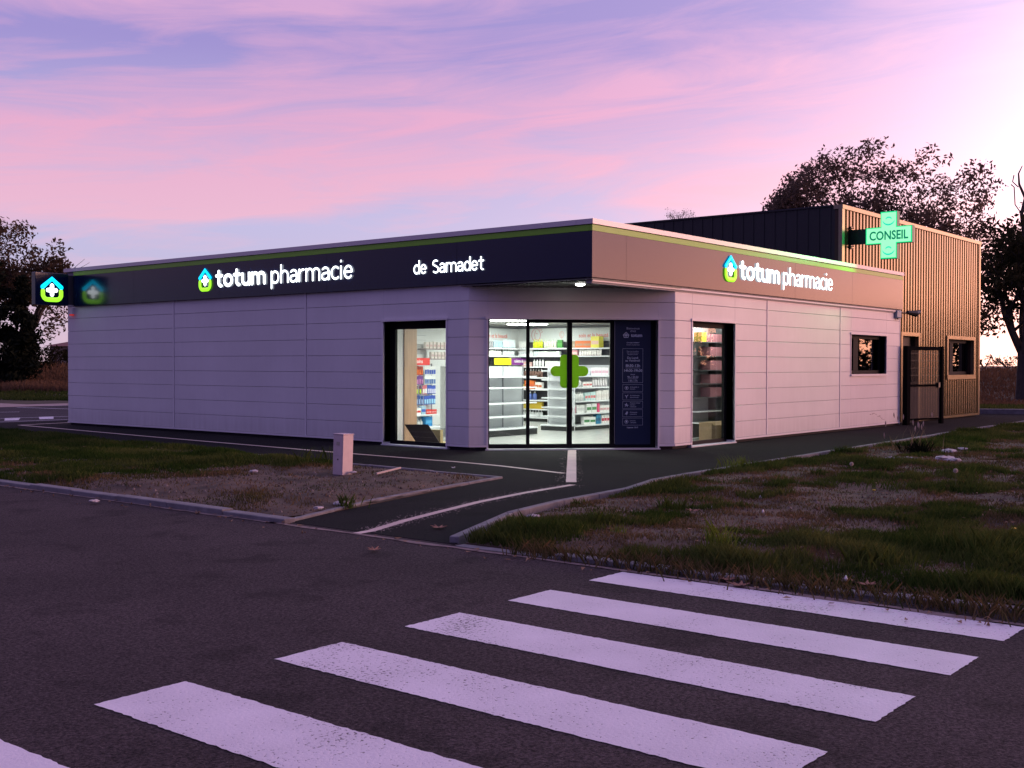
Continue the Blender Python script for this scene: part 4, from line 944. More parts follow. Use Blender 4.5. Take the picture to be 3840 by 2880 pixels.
r4('carton', 8.2, 7.5, 6, 1.85, (.11,.12,.1), [(.66,.72,.66), (.5,.62,.5)], 'pale green carton on the second shelf behind the left door')
r4('bottle', 8.42, 8.22, 3, 1.85, (.06,.18,.05), [(.6,.68,.7), GRN], 'small bottle with dark cap on the second shelf')
r4('carton', 7.2, 6.9, 4, 1.85, (.07,.16,.06), [PNK, (.7,.5,.45)], 'dusky pink carton on the second shelf behind the right door')
r4('tube', 6.86, 6.12, 9, 1.85, (.075,.17,.05), [(.5,.35,.32), (.74,.70,.68)], 'white flared tube on the second shelf behind the right door')
r4('carton', 8.9, 8.5, 4, 1.55, (.09,.13,.08), [(.70,.42,.38), WHT], 'salmon carton on the shelf right of the first mullion')
r4('bottle', 8.45, 8.05, 4, 1.55, (.07,.22,.06), [WHT, (.6,.62,.64)], 'pump bottle on the shelf behind the left door')
r4('carton', 8.0, 7.4, 6, 1.55, (.08,.15,.08), [(.70,.72,.68), (.55,.6,.55)], 'white carton on the third shelf left of the green cross')
r4('bottle', 8.95, 8.1, 9, 1.25, (.085,.24,.07), [(.16,.09,.07), WHT], 'white-capped brown bottle on the shelf between the two gondolas')
r4('carton', 8.95, 8.75, 2, .92, (.09,.14,.08), [(.65,.55,.08), WHT], 'yellow carton beside the orange cartons between gondolas')
r4('carton', 8.72, 8.38, 3, .92, (.11,.25,.09), [ORG, (.6,.12,.05)], 'orange carton between the two gondolas')
r4('carton', 8.34, 8.1, 2, .92, (.12,.2,.09), [(.72,.70,.66), (.5,.12,.03)], 'white carton with orange picture between the gondolas')
r4('bottle', 8.62, 8.3, 2, .62, (.12,.24,.09), [(.10,.16,.45), WHT], 'white pump bottle with blue base between the gondolas')
r4('carton', 8.98, 8.1, 11, .37, (.075,.19,.08), [(.50,.36,.03), (.55,.40,.05)], 'mustard carton between the two gondolas')
r4('bottle', 8.98, 8.1, 9, .142, (.09,.19,.07), [(.74,.76,.76), WHT], 'white bottle on the bottom shelf between the gondolas')
# right aisle gondola (T3: s from x=9.35 going towards -x)
X3 = lambda x: 9.35-x
def r3(kind, xa, xb, n, z, size, cols, lab): row(T3, kind, X3(xa), X3(xb), n, z, .30, size, cols, lab)
r3('carton', 6.35, 6.95, 5, 1.34, (.11,.13,.1), [(.55,.60,.78), WHT], 'pale blue carton on the top shelf of the right gondola')
r3('carton', 7.0, 7.75, 5, 1.34, (.14,.20,.1), [(.76,.74,.78), (.66,.4,.5)], 'white square carton on the top shelf of the right gondola')
r3('bottle', 6.25, 6.62, 4, 1.06, (.075,.22,.07), [WHT, WHT], 'white pump bottle on the second shelf of the right gondola')
r3('carton', 6.66, 7.05, 3, 1.06, (.12,.13,.09), [WHT, (.62,.15,.15)], 'low white carton with red band on the right gondola')
r3('tube', 7.1, 7.75, 6, 1.06, (.085,.23,.06), [(.4,.36,.4), (.66,.62,.64)], 'grey tube on the second shelf of the right gondola')
r3('bottle', 6.22, 6.72, 7, .727, (.07,.22,.06), [WHT, WHT], 'slim white bottle on the middle shelf of the right gondola')
r3('carton', 6.75, 7.2, 4, .727, (.10,.2,.09), [(.50,.68,.68), (.70,.2,.2)], 'aqua carton on the middle shelf of the right gondola')
r3('carton', 7.22, 7.78, 5, .727, (.10,.24,.09), [(.72,.68,.66), (.66,.6,.58)], 'cream carton on the middle shelf of the right gondola')
r3('bottle', 6.22, 6.4, 2, .43, (.08,.2,.06), [(.70,.20,.32), WHT], 'pink bottle on the fourth shelf of the right gondola')
r3('carton', 6.42, 6.75, 5, .43, (.06,.20,.06), [WHT, (.6,.6,.6)], 'tall white carton on the fourth shelf of the right gondola')
r3('carton', 6.8, 7.25, 2, .43, (.21,.22,.1), [WHT, (.08,.25,.10)], 'white and green carton on the fourth shelf of the right gondola')
r3('carton', 7.27, 7.36, 1, .43, (.10,.22,.1), [(.70,.04,.16), (.7,.1,.2)], 'magenta carton on the fourth shelf of the right gondola')
r3('carton', 7.38, 7.8, 3, .43, (.13,.17,.1), [WHT, (.65,.35,.38)], 'white and rose carton on the fourth shelf of the right gondola')
r3('carton', 6.7, 7.2, 2, .142, (.24,.19,.1), [WHT, (.05,.22,.08)], 'white and green carton on the bottom shelf of the right gondola')
r3('carton', 7.22, 7.42, 2, .142, (.09,.24,.1), [(.02,.20,.36), (.03,.1,.2)], 'blue carton on the bottom shelf of the right gondola')
r3('carton', 7.45, 7.8, 3, .142, (.10,.22,.1), [WHT, (.55,.03,.08)], 'white and red carton on the bottom shelf of the right gondola')
# hanging packs behind the left window (T6: s from x=5.22 going towards -x)
X6 = lambda x: 5.22-x
def r6(kind, xa, xb, n, z, size, cols, lab, y=.16): row(T6, kind, X6(xa), X6(xb), n, z, y, size, cols, lab)
for z, sp in ((1.34, [(4.18,4.50,4,TEAL,(.1,.4,.42),'teal'), (4.5,4.75,3,(.55,.10,.08),ORG,'orange'), (4.8,5.2,5,WHT,BLU,'white and blue')]),
              (1.10, [(4.18,4.5,4,TEAL,(.1,.38,.4),'teal'), (4.5,4.75,3,(.16,.06,.25),(.5,.2,.4),'violet'), (4.8,5.2,5,WHT,(.1,.18,.4),'white and navy')]),
              (.86, [(4.18,4.46,4,TEAL,(.1,.3,.32),'dark teal'), (4.46,4.7,2,(.12,.04,.12),(.45,.62,.05),'lime and purple'), (4.72,4.88,2,(.55,.16,.2),WHT,'rose'), (4.9,5.2,4,BLU,(.6,.6,.8),'blue and white')]),
              (.60, [(4.18,4.46,4,(.02,.28,.25),(.2,.6,.5),'sea green'), (4.46,4.75,3,(.03,.07,.25),(.3,.4,.6),'navy'), (4.77,5.2,5,BLU,(.35,.6,.8),'bright blue')])):
    for xa, xb, n, c1, c2, nm in sp:
        r6('pack', xa, xb, n, z, (.078,.225,.03), [c1, c2], '%s blister pack hanging in the %s row behind the left window' % (nm, {1.34:'top', 1.10:'second', .86:'third', .60:'bottom'}[z]))
r6('carton', 4.1, 4.62, 4, .36, (.13,.16,.1), [WHT, RED], 'white and red carton on the shelf under the hanging packs')
r6('carton', 4.64, 4.8, 1, .36, (.14,.21,.1), [(.35,.5,.62), BLU], 'pale blue tall carton under the hanging packs')
r6('carton', 4.82, 5.2, 4, .36, (.09,.12,.1), [RED, (.7,.3,.3)], 'red carton on the shelf under the hanging packs')
r6('carton', 4.1, 4.4, 3, .062, (.09,.12,.1), [LBL, RED], 'small pale carton on the lowest shelf behind the left window')
r6('bottle', 4.42, 4.72, 3, .062, (.08,.18,.08), [WHT, WHT], 'white jar on the lowest shelf behind the left window')
r6('carton', 4.76, 5.02, 1, .062, (.24,.24,.15), [(.03,.25,.58), (.1,.4,.7)], 'bright blue carton on the lowest shelf behind the left window')
US = thing('wall_shelf', (5.0,8.6,1.9), 'two dark wall shelves with gift bags above the hanging packs', 'shelf')
for z in (2.0, 1.75): mb = MB(); mb.box(4.75, 5.6, 8.3, 8.62, z-.02, z); mb.build('shelf', mat('taupe_shelf', (.2,.15,.15), .5), US)
TU = fT(5.6, 8.62, PI)
row(TU, 'carton', .0, .82, 6, 2.0, .2, (.10,.17,.08), [(.70,.62,.58), (.62,.45,.42)], 'cream gift bag on the upper wall shelf behind the left window')
row(TU, 'carton', .0, .62, 5, 1.75, .2, (.10,.17,.08), [(.70,.62,.58), (.55,.42,.4)], 'cream gift bag on the lower wall shelf behind the left window')
# pink boxes behind the right window
pkl = ['topmost stack of pink boxes behind the right window', 'second stack of pink boxes from the top behind right window', 'third stack of pink boxes from the top behind right window', 'fourth stack of pink boxes from the top behind right window', 'lowest stack of pink boxes behind the right window']
for i, (z, h) in enumerate(((2.101,.17), (1.801,.19), (1.501,.20), (1.211,.19), (.921,.2))):
    mb = MB(); a = 5.68 if i else 5.78
    for k in range(5): mb.box(a+k*.1, a+k*.1+.096, .86, 1.1, z, z+h)
    tag(mb.build('pink_box', mat('pink_carton', (.42,.17,.20), .5), origin=(a,.9,z)), pkl[i], 'boxes')
mb = MB(); mb.box(5.3, 5.5, .86, 1.05, 2.101, 2.3); tag(mb.build('yellow_box', mat('yellow_box', (.8,.55,.05), .5), origin=(5.4,.9,2.1)), 'yellow box left of the topmost pink boxes', 'box')
mCard = mat('brown_cardboard', (.30,.20,.11), .8, var=.15, vscale=6)
CB = thing('cardboard_box', (5.6,.75,.02), 'open brown cardboard box on the floor behind the right window', 'box')
mb = MB(); mb.box(5.1, 6.3, .50, .80, .021, .40); mb.build('body', mCard, CB)
mb = MB(); mb.add([(5.1,.5,.402), (6.3,.5,.402), (6.35,.42,.34), (5.05,.42,.34), (5.1,.5,.408), (6.3,.5,.408), (6.35,.42,.346), (5.05,.42,.346)], [(0,1,2,3), (7,6,5,4), (0,4,5,1), (2,6,7,3), (1,5,6,2), (3,7,4,0)]); mb.build('flap', mCard, CB)
CBS = thing('cardboard_sheet', (.8,4.4,.02), 'dark brown folded cardboard leaning on the floor of the left window', 'cardboard')
mD2 = mat('dark_cardboard', (.055,.038,.032), .8)
mb = MB(); a = Vector((.42,4.50,.021)); b = Vector((.62,4.05,.021)); tl_ = Vector((.40,4.83,.40)); tr_ = Vector((.55,4.33,.41)); nn = Vector((.02,.01,0))
mb.add([a, b, tr_, tl_, a+nn, b+nn, tr_+nn, tl_+nn], [(0,1,2,3), (7,6,5,4), (0,4,5,1), (1,5,6,2), (2,6,7,3), (3,7,4,0)]); mb.build('leaf', mD2, CBS)
mb = MB(); mb.prism([(.65,4.1), (1.5,3.9), (1.6,4.5), (.9,4.6)], .021, .03); mb.box(.72,.80,4.15,4.5,.031,.30); mb.build('flap', mat('yellow_cardboard', (.52,.42,.22), .8), CBS)

# ------------------------------------------------------------------ vegetation
def scatter_mesh(name, mats, verts, faces_n, tint, kind=None, smooth=False, parent=None, origin=(0,0,0)):
    """verts: (N,k,3) array, one k-gon each"""
    N, k = verts.shape[:2]; me = bpy.data.meshes.new(name); me.vertices.add(N*k); me.vertices.foreach_set('co', (verts-np.array(origin)).reshape(-1).astype(np.float32))
    me.loops.add(N*k); me.loops.foreach_set('vertex_index', np.arange(N*k, dtype=np.int32)); me.polygons.add(N)
    me.polygons.foreach_set('loop_start', np.arange(0, N*k, k, dtype=np.int32)); me.polygons.foreach_set('loop_total', np.full(N, k, dtype=np.int32))
    a = me.attributes.new('tint', 'FLOAT', 'POINT'); a.data.foreach_set('value', np.repeat(tint, k).astype(np.float32))
    me.update(calc_edges=True); me.materials.append(mats)
    o = bpy.data.objects.new(name, me); COL.objects.link(o)
    if parent: o.parent = parent
    else: o.location = origin
    if kind: o['kind'] = kind
    return o
mGrass = leaf_mat('grass_blades', (.05,.065,.02), (.19,.125,.07), .3)
mGrassG = leaf_mat('green_grass_blades', (.035,.070,.014), (.15,.16,.05), .35)
mGrassD = leaf_mat('dry_grass_blades', (.15,.085,.05), (.28,.17,.10), .3)
def blades(px, py, pz, h, w, lean, tint, name, m, kind='stuff', parent=None, origin=(0,0,0)):
    n = len(px); a = rng.uniform(0, 2*PI, n); la = rng.uniform(0, 2*PI, n)
    dx, dy = np.cos(a)*w/2, np.sin(a)*w/2; lx, ly = np.cos(la)*h*lean, np.sin(la)*h*lean
    V = np.zeros((n, 5, 3))
    V[:,0] = np.stack([px-dx, py-dy, pz], 1); V[:,1] = np.stack([px+dx, py+dy, pz], 1)
    V[:,2] = np.stack([px+dx*.7+lx*.35, py+dy*.7+ly*.35, pz+h*.55], 1); V[:,3] = np.stack([px+lx, py+ly, pz+h*.96], 1); V[:,4] = np.stack([px-dx*.7+lx*.35, py-dy*.7+ly*.35, pz+h*.55], 1)
    return scatter_mesh(name, m, V, 5, tint, kind, parent=parent, origin=origin)
def vis(x, y):
    d = (x-CAM.x)*.77695+(y-CAM.y)*.62956; l = (x-CAM.x)*.62956-(y-CAM.y)*.77695
    return d > 3 and abs(l) < d*.47+.6, d
def fill(poly, n, seed, dens_fn):
    xs = [q[0] for q in poly]; ys = [q[1] for q in poly]; out = []; c = 0
    while len(out) < n and c < n*60:
        c += 1; x = random.uniform(min(xs), max(xs)); y = random.uniform(min(ys), max(ys)); v, d = vis(x, y)
        if not v or not inside((x, y), poly): continue
        if random.random() > min(1, 11/d)**1.2: continue
        if edge_dist(x, y, poly) < .10 and x > -8.1: continue
        de = dens_fn(x, y)
        if random.random() < de: out.append((x, y, lawn_h(x, y, seed)*min(1, edge_dist(x, y, poly)/.5)+.005, de))
    return np.array(out)
def densR(x, y):
    n_ = noise.noise(Vector((x*.55, y*.9, 4.2)))*.9+noise.noise(Vector((x*2.2, y*2.2, 1.1)))*.55
    near = smooth((-y-6.8)/2.4)*.55 + smooth(1-(x+8.4)/1.6)*.35       # lush towards the right foreground and along the road
    far = smooth((x-6)/6)*.3
    edge = .25*smooth(1-abs(y+3.3)/.7)
    return max(.10, min(1, .42+n_*1.1+near+far+edge))
def densL(x, y):
    n_ = noise.noise(Vector((x*.6, y*.5, 14.2)))*.8+noise.noise(Vector((x*2.2, y*2.2, 7.1)))*.5
    return max(.04, min(1, -.05+n_*.7+smooth((y-.5)/3.5)*.75+smooth((x+6.5)/2)*smooth((y-2.5)/2)*.3))
g = fill(POLY_R, 150000, 8.7, densR)
def grass_from(g, hmin, hmax, m, name, tl, th, wmul=1.0, lab=None):
    n = len(g); hn = np.array([noise.noise(Vector((q[0]*1.3, q[1]*1.3, 2.0))) for q in g])
    h = rng.uniform(hmin, hmax, n)*(1+hn*.9)*(.55+.6*g[:,3]); dist = np.hypot(g[:,0]-CAM.x, g[:,1]-CAM.y)
    tn = np.array([noise.noise(Vector((q[0]*.9, q[1]*.9, 9.0))) for q in g])
    o = blades(g[:,0], g[:,1], g[:,2], h, (.005+.00055*dist)*wmul, .45, np.clip(rng.normal((tl+th)/2, .16, n)+tn*.7, 0, 1), name, m)
    if lab: o['label'] = lab; o['category'] = 'grass'
sel = g[:,3] > .55
grass_from(g[sel], .04, .11, mGrassG, 'grass', .0, .6, lab='short green weedy grass on the right verge')
grass_from(g[~sel], .025, .07, mGrass, 'dry_grass', .3, .9, lab='thin brownish grass on the bare soil of the right verge')
gl_ = fill(POLY_L, 75000, 3.1, densL)
sel = gl_[:,3] > .5
grass_from(gl_[sel], .035, .09, mGrassG, 'grass', 0, .4, 1.1, lab='dark green grass on the far part of the left bed')
grass_from(gl_[~sel], .03, .08, mGrass, 'dry_grass', .3, .8, lab='sparse brownish grass on the left bed')
n = 5200; ey = -24+18.8*rng.random(n)**.5; ex = rng.normal(-8.44, .10, n); dn = np.array([noise.noise(Vector((0, y*1.1, 3.3))) for y in ey]); k_ = (dn+rng.uniform(-.3,.3,n)) > -.12
ex, ey = ex[k_], ey[k_]; n = len(ex)
tag(blades(ex, ey, np.full(n, .0), rng.uniform(.05,.15,n), np.full(n, .011), .7, np.clip(rng.normal(.5,.25,n),0,1), 'grass', mGrass, 'stuff'), 'grass creeping over the buried road kerb at right', 'grass')
# stones and litter of soil: gravel crumbs as stuff
def crumbs(poly, n, seed, name, lab):
    g_ = fill(poly, n, seed, lambda x, y: .8-.6*(densR(x, y) if poly is POLY_R else densL(x, y))); mb = MB()
    for x, y, z, _ in g_:
        s = random.uniform(.006, .022)*random.choice((1, 1, 1.6)); a = random.uniform(0, 6); ax, ay = math.cos(a)*s, math.sin(a)*s
        mb.mi = random.choice((0, 0, 1, 2)); t = (x, y, z+.007+s*.8)
        b_ = [(x+ax, y+ay, z), (x-ay, y+ax, z), (x-ax*.8, y-ay*1.1, z), (x+ay, y-ax, z)]
        mb.add(b_+[t], [(0,1,4), (1,2,4), (2,3,4), (3,0,4)])
    o = mb.build(name, [mat('brown_stone', (.10,.07,.055), .9), mat('pale_stone', (.20,.16,.14), .9), mat('dark_crumb', (.05,.035,.03), .95)]); tag(o, lab, 'gravel', kind='stuff')
crumbs(POLY_R, 3000, 8.7, 'gravel', 'soil crumbs and small stones on the right verge'); crumbs(POLY_L, 2600, 3.1, 'gravel', 'soil crumbs and small stones on the left bed')

# leaf litter: uncountable dry leaf bits on the verges and in the gutter
LV = []
for poly, seed, n in ((POLY_R, 8.7, 420), (POLY_L, 3.1, 260)):
    for x, y, z, _ in fill(poly, n, seed, lambda x, y: .5): LV.append((x, y, z+.02))
for k in range(160): LV.append((-8.62-abs(random.gauss(0, .14)), random.uniform(-10, 9), .008))
LV = np.array(LV); n = len(LV); a = rng.uniform(0, 6.3, n); s1_ = rng.uniform(.012, .038, n); tz = rng.normal(0, .010, n)
V = np.stack([np.stack([LV[:,0]+np.cos(a+k*PI/2)*s1_*(1 if k % 2 == 0 else .55), LV[:,1]+np.sin(a+k*PI/2)*s1_*(1 if k % 2 == 0 else .55), LV[:,2]+(tz if k % 2 == 0 else -tz)*.8+.008], 1) for k in range(4)], 1)
tag(scatter_mesh('leaf_litter', leaf_mat('dry_leaf_bits', (.16,.09,.055), (.34,.22,.15), .2), V, 4, rng.uniform(0, 1, n), 'stuff'), 'scattered dry leaf bits on the verges and gutter', 'leaf litter')

# distant verge and field grass
def field(n, l0, l1, d0, d1, h0, h1, m, name, lab, wm=1, tl=.4):
    P = []
    while len(P) < n:
        d = d0+(d1-d0)*random.random()**1.3; l = random.uniform(l0, l1)*d; q = at(l, d)
        P.append((q.x, q.y, terrain(q.x, q.y)-.03))
    P = np.array(P); dist = np.hypot(P[:,0]-CAM.x, P[:,1]-CAM.y); n = len(P); tn = np.array([noise.noise(Vector((q[0]*.25, q[1]*.25, 5.0))) for q in P])
    hh = rng.uniform(h0, h1, n)*(1+tn*.8)
    o = blades(P[:,0], P[:,1], P[:,2], hh, .0011*dist*wm, .3, np.clip(rng.normal(tl, .15, n)+tn*.5, 0, 1), name, m); tag(o, lab, 'grass')
field(5000, -.50, -.36, 48.5, 53, .08, .2, mGrassG, 'grass', 'green grass verge beyond the far left parking', tl=.35)
field(9000, -.50, -.36, 52.5, 64, .2, .5, mGrassD, 'dry_grass', 'dry reddish grass field before the trees at left')
field(3500, .38, .50, 40.2, 44.5, .06, .2, mGrassG, 'grass', 'green grass verge beyond the kerb at far right', tl=.3)
field(8000, .38, .50, 45, 66, .08, .24, mGrassD, 'dry_grass', 'brown field before the trees at right', tl=.1)

mBark = mat('dark_bark', (.045,.035,.032), .9, var=.3, vscale=6)
def leaves(centers, radii, per, size, m, parent, name='crown', tint_mu=.4, squash=.8):
    C, T_ = [], []
    for (c, r_) in zip(centers, radii):
        n = max(8, int(per*r_*r_)); v = rng.normal(0, 1, (n, 3)); v /= np.linalg.norm(v, axis=1)[:,None]; v *= (rng.uniform(0, 1, n)**.45)[:,None]*r_; v[:,2] *= squash
        C.append(np.array(c)+v); T_.append(np.full(n, rng.uniform(-.15, .15)))
    C = np.concatenate(C); T_ = np.concatenate(T_); n = len(C)
    a = rng.normal(0, 1, (n, 3)); a /= np.linalg.norm(a, axis=1)[:,None]; b = np.cross(a, rng.normal(0, 1, (n, 3))); b /= np.linalg.norm(b, axis=1)[:,None]
    s = size*rng.uniform(.6, 1.35, n)[:,None]; V = np.stack([C-a*s, C-b*s*.42, C+a*s, C+b*s*.42], 1)
    return scatter_mesh(name, m, V, 4, np.clip(rng.normal(tint_mu, .2, n)+T_, 0, 1), parent=parent, origin=parent_origin(parent))
def branch(mb, tips, p, d, L, r, depth, spread=.5, up=.15):
    pts = [p]; rs = [r]; q = p.copy(); dd = d.copy(); n = 4
    for i in range(n):
        dd = (dd+Vector((random.gauss(0, .14), random.gauss(0, .14), random.gauss(0, .10)+up*.3))).normalized(); q = q+dd*L/n; pts.append(q.copy()); rs.append(r*(1-.45*(i+1)/n))
    mb.tube(pts, rs, 5)
    if depth == 0: tips.append(q); return
    for k in range(random.choice((2, 3, 3))):
        f = pts[random.choice((2, 3, 4, 4))]; nd = (dd+Vector((random.gauss(0, spread), random.gauss(0, spread), random.gauss(.05, spread*.6)))).normalized()
        branch(mb, tips, f, nd, L*random.uniform(.6, .82), rs[-1]*.8, depth-1, spread, up)
    tips.append(q)
def tree(name, loc, label, trunk_h, limb_L, r, depth, leafm, blobs, per, size, tint=.4, lean=(0,0), spread=.5, tiprad=.7, cat='tree', tipfrac=1.0, trunks=4, group=None):
    o = Vector(loc); t = thing(name, o, label, cat, group); mb = MB(); tips = []
    top = o+Vector((lean[0], lean[1], trunk_h)); mb.tube([o-Vector((0,0,.3)), o+Vector((lean[0]*.3, lean[1]*.3, trunk_h*.4)), top], [r*1.25, r, r*.85], 8)
    for k in range(trunks):
        a = 2*PI*k/trunks+random.uniform(-.4, .4); d = Vector((math.cos(a)*.6, math.sin(a)*.6, .9)).normalized(); branch(mb, tips, top-Vector((0,0,r)), d, limb_L, r*.6, depth, spread)
    mb.build('trunk', mBark, t)
    cs, rr = [], []
    for q in tips:
        if random.random() < tipfrac: cs.append(tuple(q)); rr.append(tiprad*random.uniform(.6, 1.2))
    for (l, dz, rad, n) in blobs:
        pass
    return t, cs, rr
def crown_blob(l0, l1, d, zf, n, rr, thick):
    cs, rs = [], []
    while len(cs) < n:
        l = random.uniform(l0, l1); lo, hi = zf(l)
        if hi <= lo: continue
        z = random.uniform(lo, hi); q = at(l, d+random.uniform(-thick, thick)); r_ = random.uniform(*rr)
        if z+r_*.7 > hi: z = hi-r_*.7
        cs.append((q.x, q.y, z)); rs.append(r_)
    return cs, rs
def interp(x, pts):
    for (a, b), (c, d) in zip(pts[:-1], pts[1:]):
        if a <= x <= c: return b+(d-b)*(x-a)/(c-a)
    return pts[0][1] if x < pts[0][0] else pts[-1][1]
def px2(l_px, y_px, d): return ((l_px-1920)/4300*d, (1368-y_px)/4300*d+1.6)
def outline(pts, d): return [px2(a, b, d) for a, b in pts]

mOak = leaf_mat('russet_oak_leaves', (.050,.040,.032), (.20,.145,.12), .4)
mLeafD = leaf_mat('dark_green_leaves', (.022,.028,.014), (.075,.060,.030), .3)
mLeafL = leaf_mat('autumn_brown_leaves', (.055,.042,.024), (.17,.11,.07), .4)
mEver = leaf_mat('evergreen_needles', (.010,.014,.010), (.022,.026,.016), .1)
# big oak behind the metal building
D1 = 60
top1 = outline([(2895,765), (2920,735), (2980,660), (3020,605), (3070,570), (3130,560), (3200,528), (3290,535), (3340,580), (3400,560), (3500,570), (3560,640), (3620,615), (3660,690), (3690,770), (3730,850)], D1)
lo1 = outline([(2895,770), (2940,800), (3030,850), (3200,1050), (3500,1150), (3730,1250)], D1)
q = at(*[(3330-1920)/4300*D1, D1]); q.z = terrain(q.x, q.y)-.03
t1, cs, rr = tree('oak_tree', q, 'huge spreading oak with russet leaves rising behind the metal building', 3.4, 2.8, .42, 3, mOak, [], 0, 0, trunks=6, spread=.55, tiprad=.7)
cs2, rs2 = crown_blob(top1[0][0], top1[-1][0], D1, lambda l: (interp(l, lo1), interp(l, top1)), 400, (.4,.9), 3.2)
cs = [c for c in cs if c[2] < -.9+interp((Vector(c)-CAM).dot(Rv), top1)]; rr = rr[:len(cs)]
leaves(cs+cs2, rr+rs2, 105, .12, mOak, t1, tint_mu=.45)
# right edge tree, nearer, with a bare leader above
D2 = 50
top2 = outline([(3640,1020), (3690,930), (3740,840), (3790,800), (3840,780), (3950,700), (4200,800)], D2)
lo2 = outline([(3640,1100), (3680,1290), (3740,1260), (3790,1180), (3840,1150), (4200,1200)], D2)
q = at((3838-1920)/4300*D2, D2); q.z = terrain(q.x, q.y)-.03
t2, cs, rr = tree('edge_tree', q, 'dark leafy tree at the right edge with a bare leader on top', 2.2, 2.6, .30, 3, mLeafD, [], 0, 0, trunks=5, tiprad=.55)
ll_ = (Vector(q)-CAM).dot(Rv)
cs = [c for c in cs if interp((Vector(c)-CAM).dot(Rv), lo2) < c[2] < interp((Vector(c)-CAM).dot(Rv), top2)]; rr = rr[:len(cs)]
cs2, rs2 = crown_blob(top2[0][0], top2[-1][0], D2, lambda l: (interp(l, lo2), interp(l, top2)), 75, (.35,.8), 2.0)
leaves(cs+cs2, rr+rs2, 140, .135, mLeafD, t2, tint_mu=.4)
mb = MB(); P0 = [px2(a, b, D2) for a, b in ((3838,900), (3825,800), (3838,740), (3815,690), (3812,650), (3826,620))]
mb.tube([at(l, D2, z) for l, z in P0], [.10,.08,.07,.05,.035,.02], 5)
for a in (((3825,800), (3800,765), (3796,700), (3784,690)), ((3838,740), (3870,690), (3868,640)), ((3812,700), (3790,680), (3795,655))):
    mb.tube([at(l, D2, z) for l, z in [px2(u, v, D2) for u, v in a]], .028, 4)
mb.build('bare_branch', mBark, t2)
# left autumn tree and evergreen
D3 = 60
top3 = outline([(-300,800), (-100,760), (0,830), (40,805), (90,850), (140,960), (175,930), (205,870), (240,850), (270,890), (288,960), (285,1010)], D3)
lo3 = outline([(-300,1250), (0,1200), (200,1290), (255,1290), (305,1030)], D3)
q = at((110-1920)/4300*D3, D3); q.z = terrain(q.x, q.y)-.03
t3, cs, rr = tree('autumn_tree', q, 'loose brown-leaved tree behind the far left light box', 2.5, 1.9, .28, 3, mLeafL, [], 0, 0, trunks=5, tiprad=.6)
cs = [c for c in cs if c[2] < -.9+interp((Vector(c)-CAM).dot(Rv), top3)]; rr = rr[:len(cs)]
cs2, rs2 = crown_blob(top3[0][0], top3[-1][0], D3, lambda l: (interp(l, lo3), interp(l, top3)), 95, (.35,.85), 2.0)
leaves(cs+cs2, rr+rs2, 165, .12, mLeafL, t3, tint_mu=.4)
D4 = 56
def conifer(lpx, toppx, wpx, label, d=D4):
    q = at((lpx-1920)/4300*d, d); q.z = terrain(q.x, q.y)-.03; t = thing('evergreen_tree', q, label, 'tree'); h = (1368-toppx)/4300*d+1.6-q.z; w = wpx/4300*d/2
    mb = MB(); mb.tube([q-Vector((0,0,.2)), q+Vector((0,0,h*.9))], [.2,.04], 6); mb.build('trunk', mBark, t)
    cs, rs = [], []
    for k in range(70):
        f = random.random()**.8; a = random.uniform(0, 2*PI); rad = w*(1-f)**.7*random.uniform(.3, .95); cs.append((q.x+math.cos(a)*rad, q.y+math.sin(a)*rad, q.z+h*(.02+.93*f))); rs.append(random.uniform(.4,.75)*(1-f*.55))
    leaves(cs, rs, 420, .15, mEver, t, tint_mu=.35)
conifer(-60, 850, 330, 'near-black evergreen at the left frame edge'); conifer(85, 1030, 210, 'shorter near-black evergreen right of the taller one at left')
# undergrowth: individual dark shrubs
mShr = leaf_mat('dark_shrub_leaves', (.014,.017,.010), (.035,.032,.018), .2)
def shrub(lpx, d, toppx, wpx, label, m=None, name='shrub', dens=330, size=.08, group=None):
    q = at((lpx-1920)/4300*d, d); q.z = terrain(q.x, q.y)-.05; h = max(.3, (1368-toppx)/4300*d+1.6-q.z); w = wpx/4300*d/2; t = thing(name, q, label, 'shrub', group)
    mb = MB()
    for k in range(5): a = random.uniform(0, 6.3); mb.tube([q, q+Vector((math.cos(a)*w*.3, math.sin(a)*w*.3, h*.5)), q+Vector((math.cos(a)*w*.5, math.sin(a)*w*.5, h*.85))], [.04,.03,.01], 4)
    mb.build('stem', mBark, t); cs, rs = [], []
    for k in range(26): a = random.uniform(0, 6.3); f = random.random(); rad = w*random.random()**.5*math.sqrt(1-f*f*.7); cs.append((q.x+math.cos(a)*rad, q.y+math.sin(a)*rad, q.z+h*.9*f)); rs.append(min(.55, max(.2, h*.25))*random.uniform(.7,1.2))
    leaves(cs, rs, dens, size, m or mShr, t, tint_mu=.4)
for i, (l, dd, tp, w, s_) in enumerate(((-60,62,1240,260,'at the left frame edge under the trees'), (110,61,1290,200,'under the autumn tree at left'), (200,63,1297,170,'just left of the pharmacy wall'), (300,64,1292,160,'against the pharmacy wall corner at far left'))):
    shrub(l, dd, tp, w, 'dark broad shrub '+s_, group='dark shrubs along the left field')
for i, (l, dd, tp, w, s_) in enumerate(((3690,70,1322,170,'beside the metal building edge at right'), (3780,68,1332,190,'between the metal building and the edge trunk'), (3880,70,1318,200,'at the right frame edge behind the trunk'))):
    shrub(l, dd, tp, w, 'low dark shrub '+s_, group='low dark shrubs along the right field')
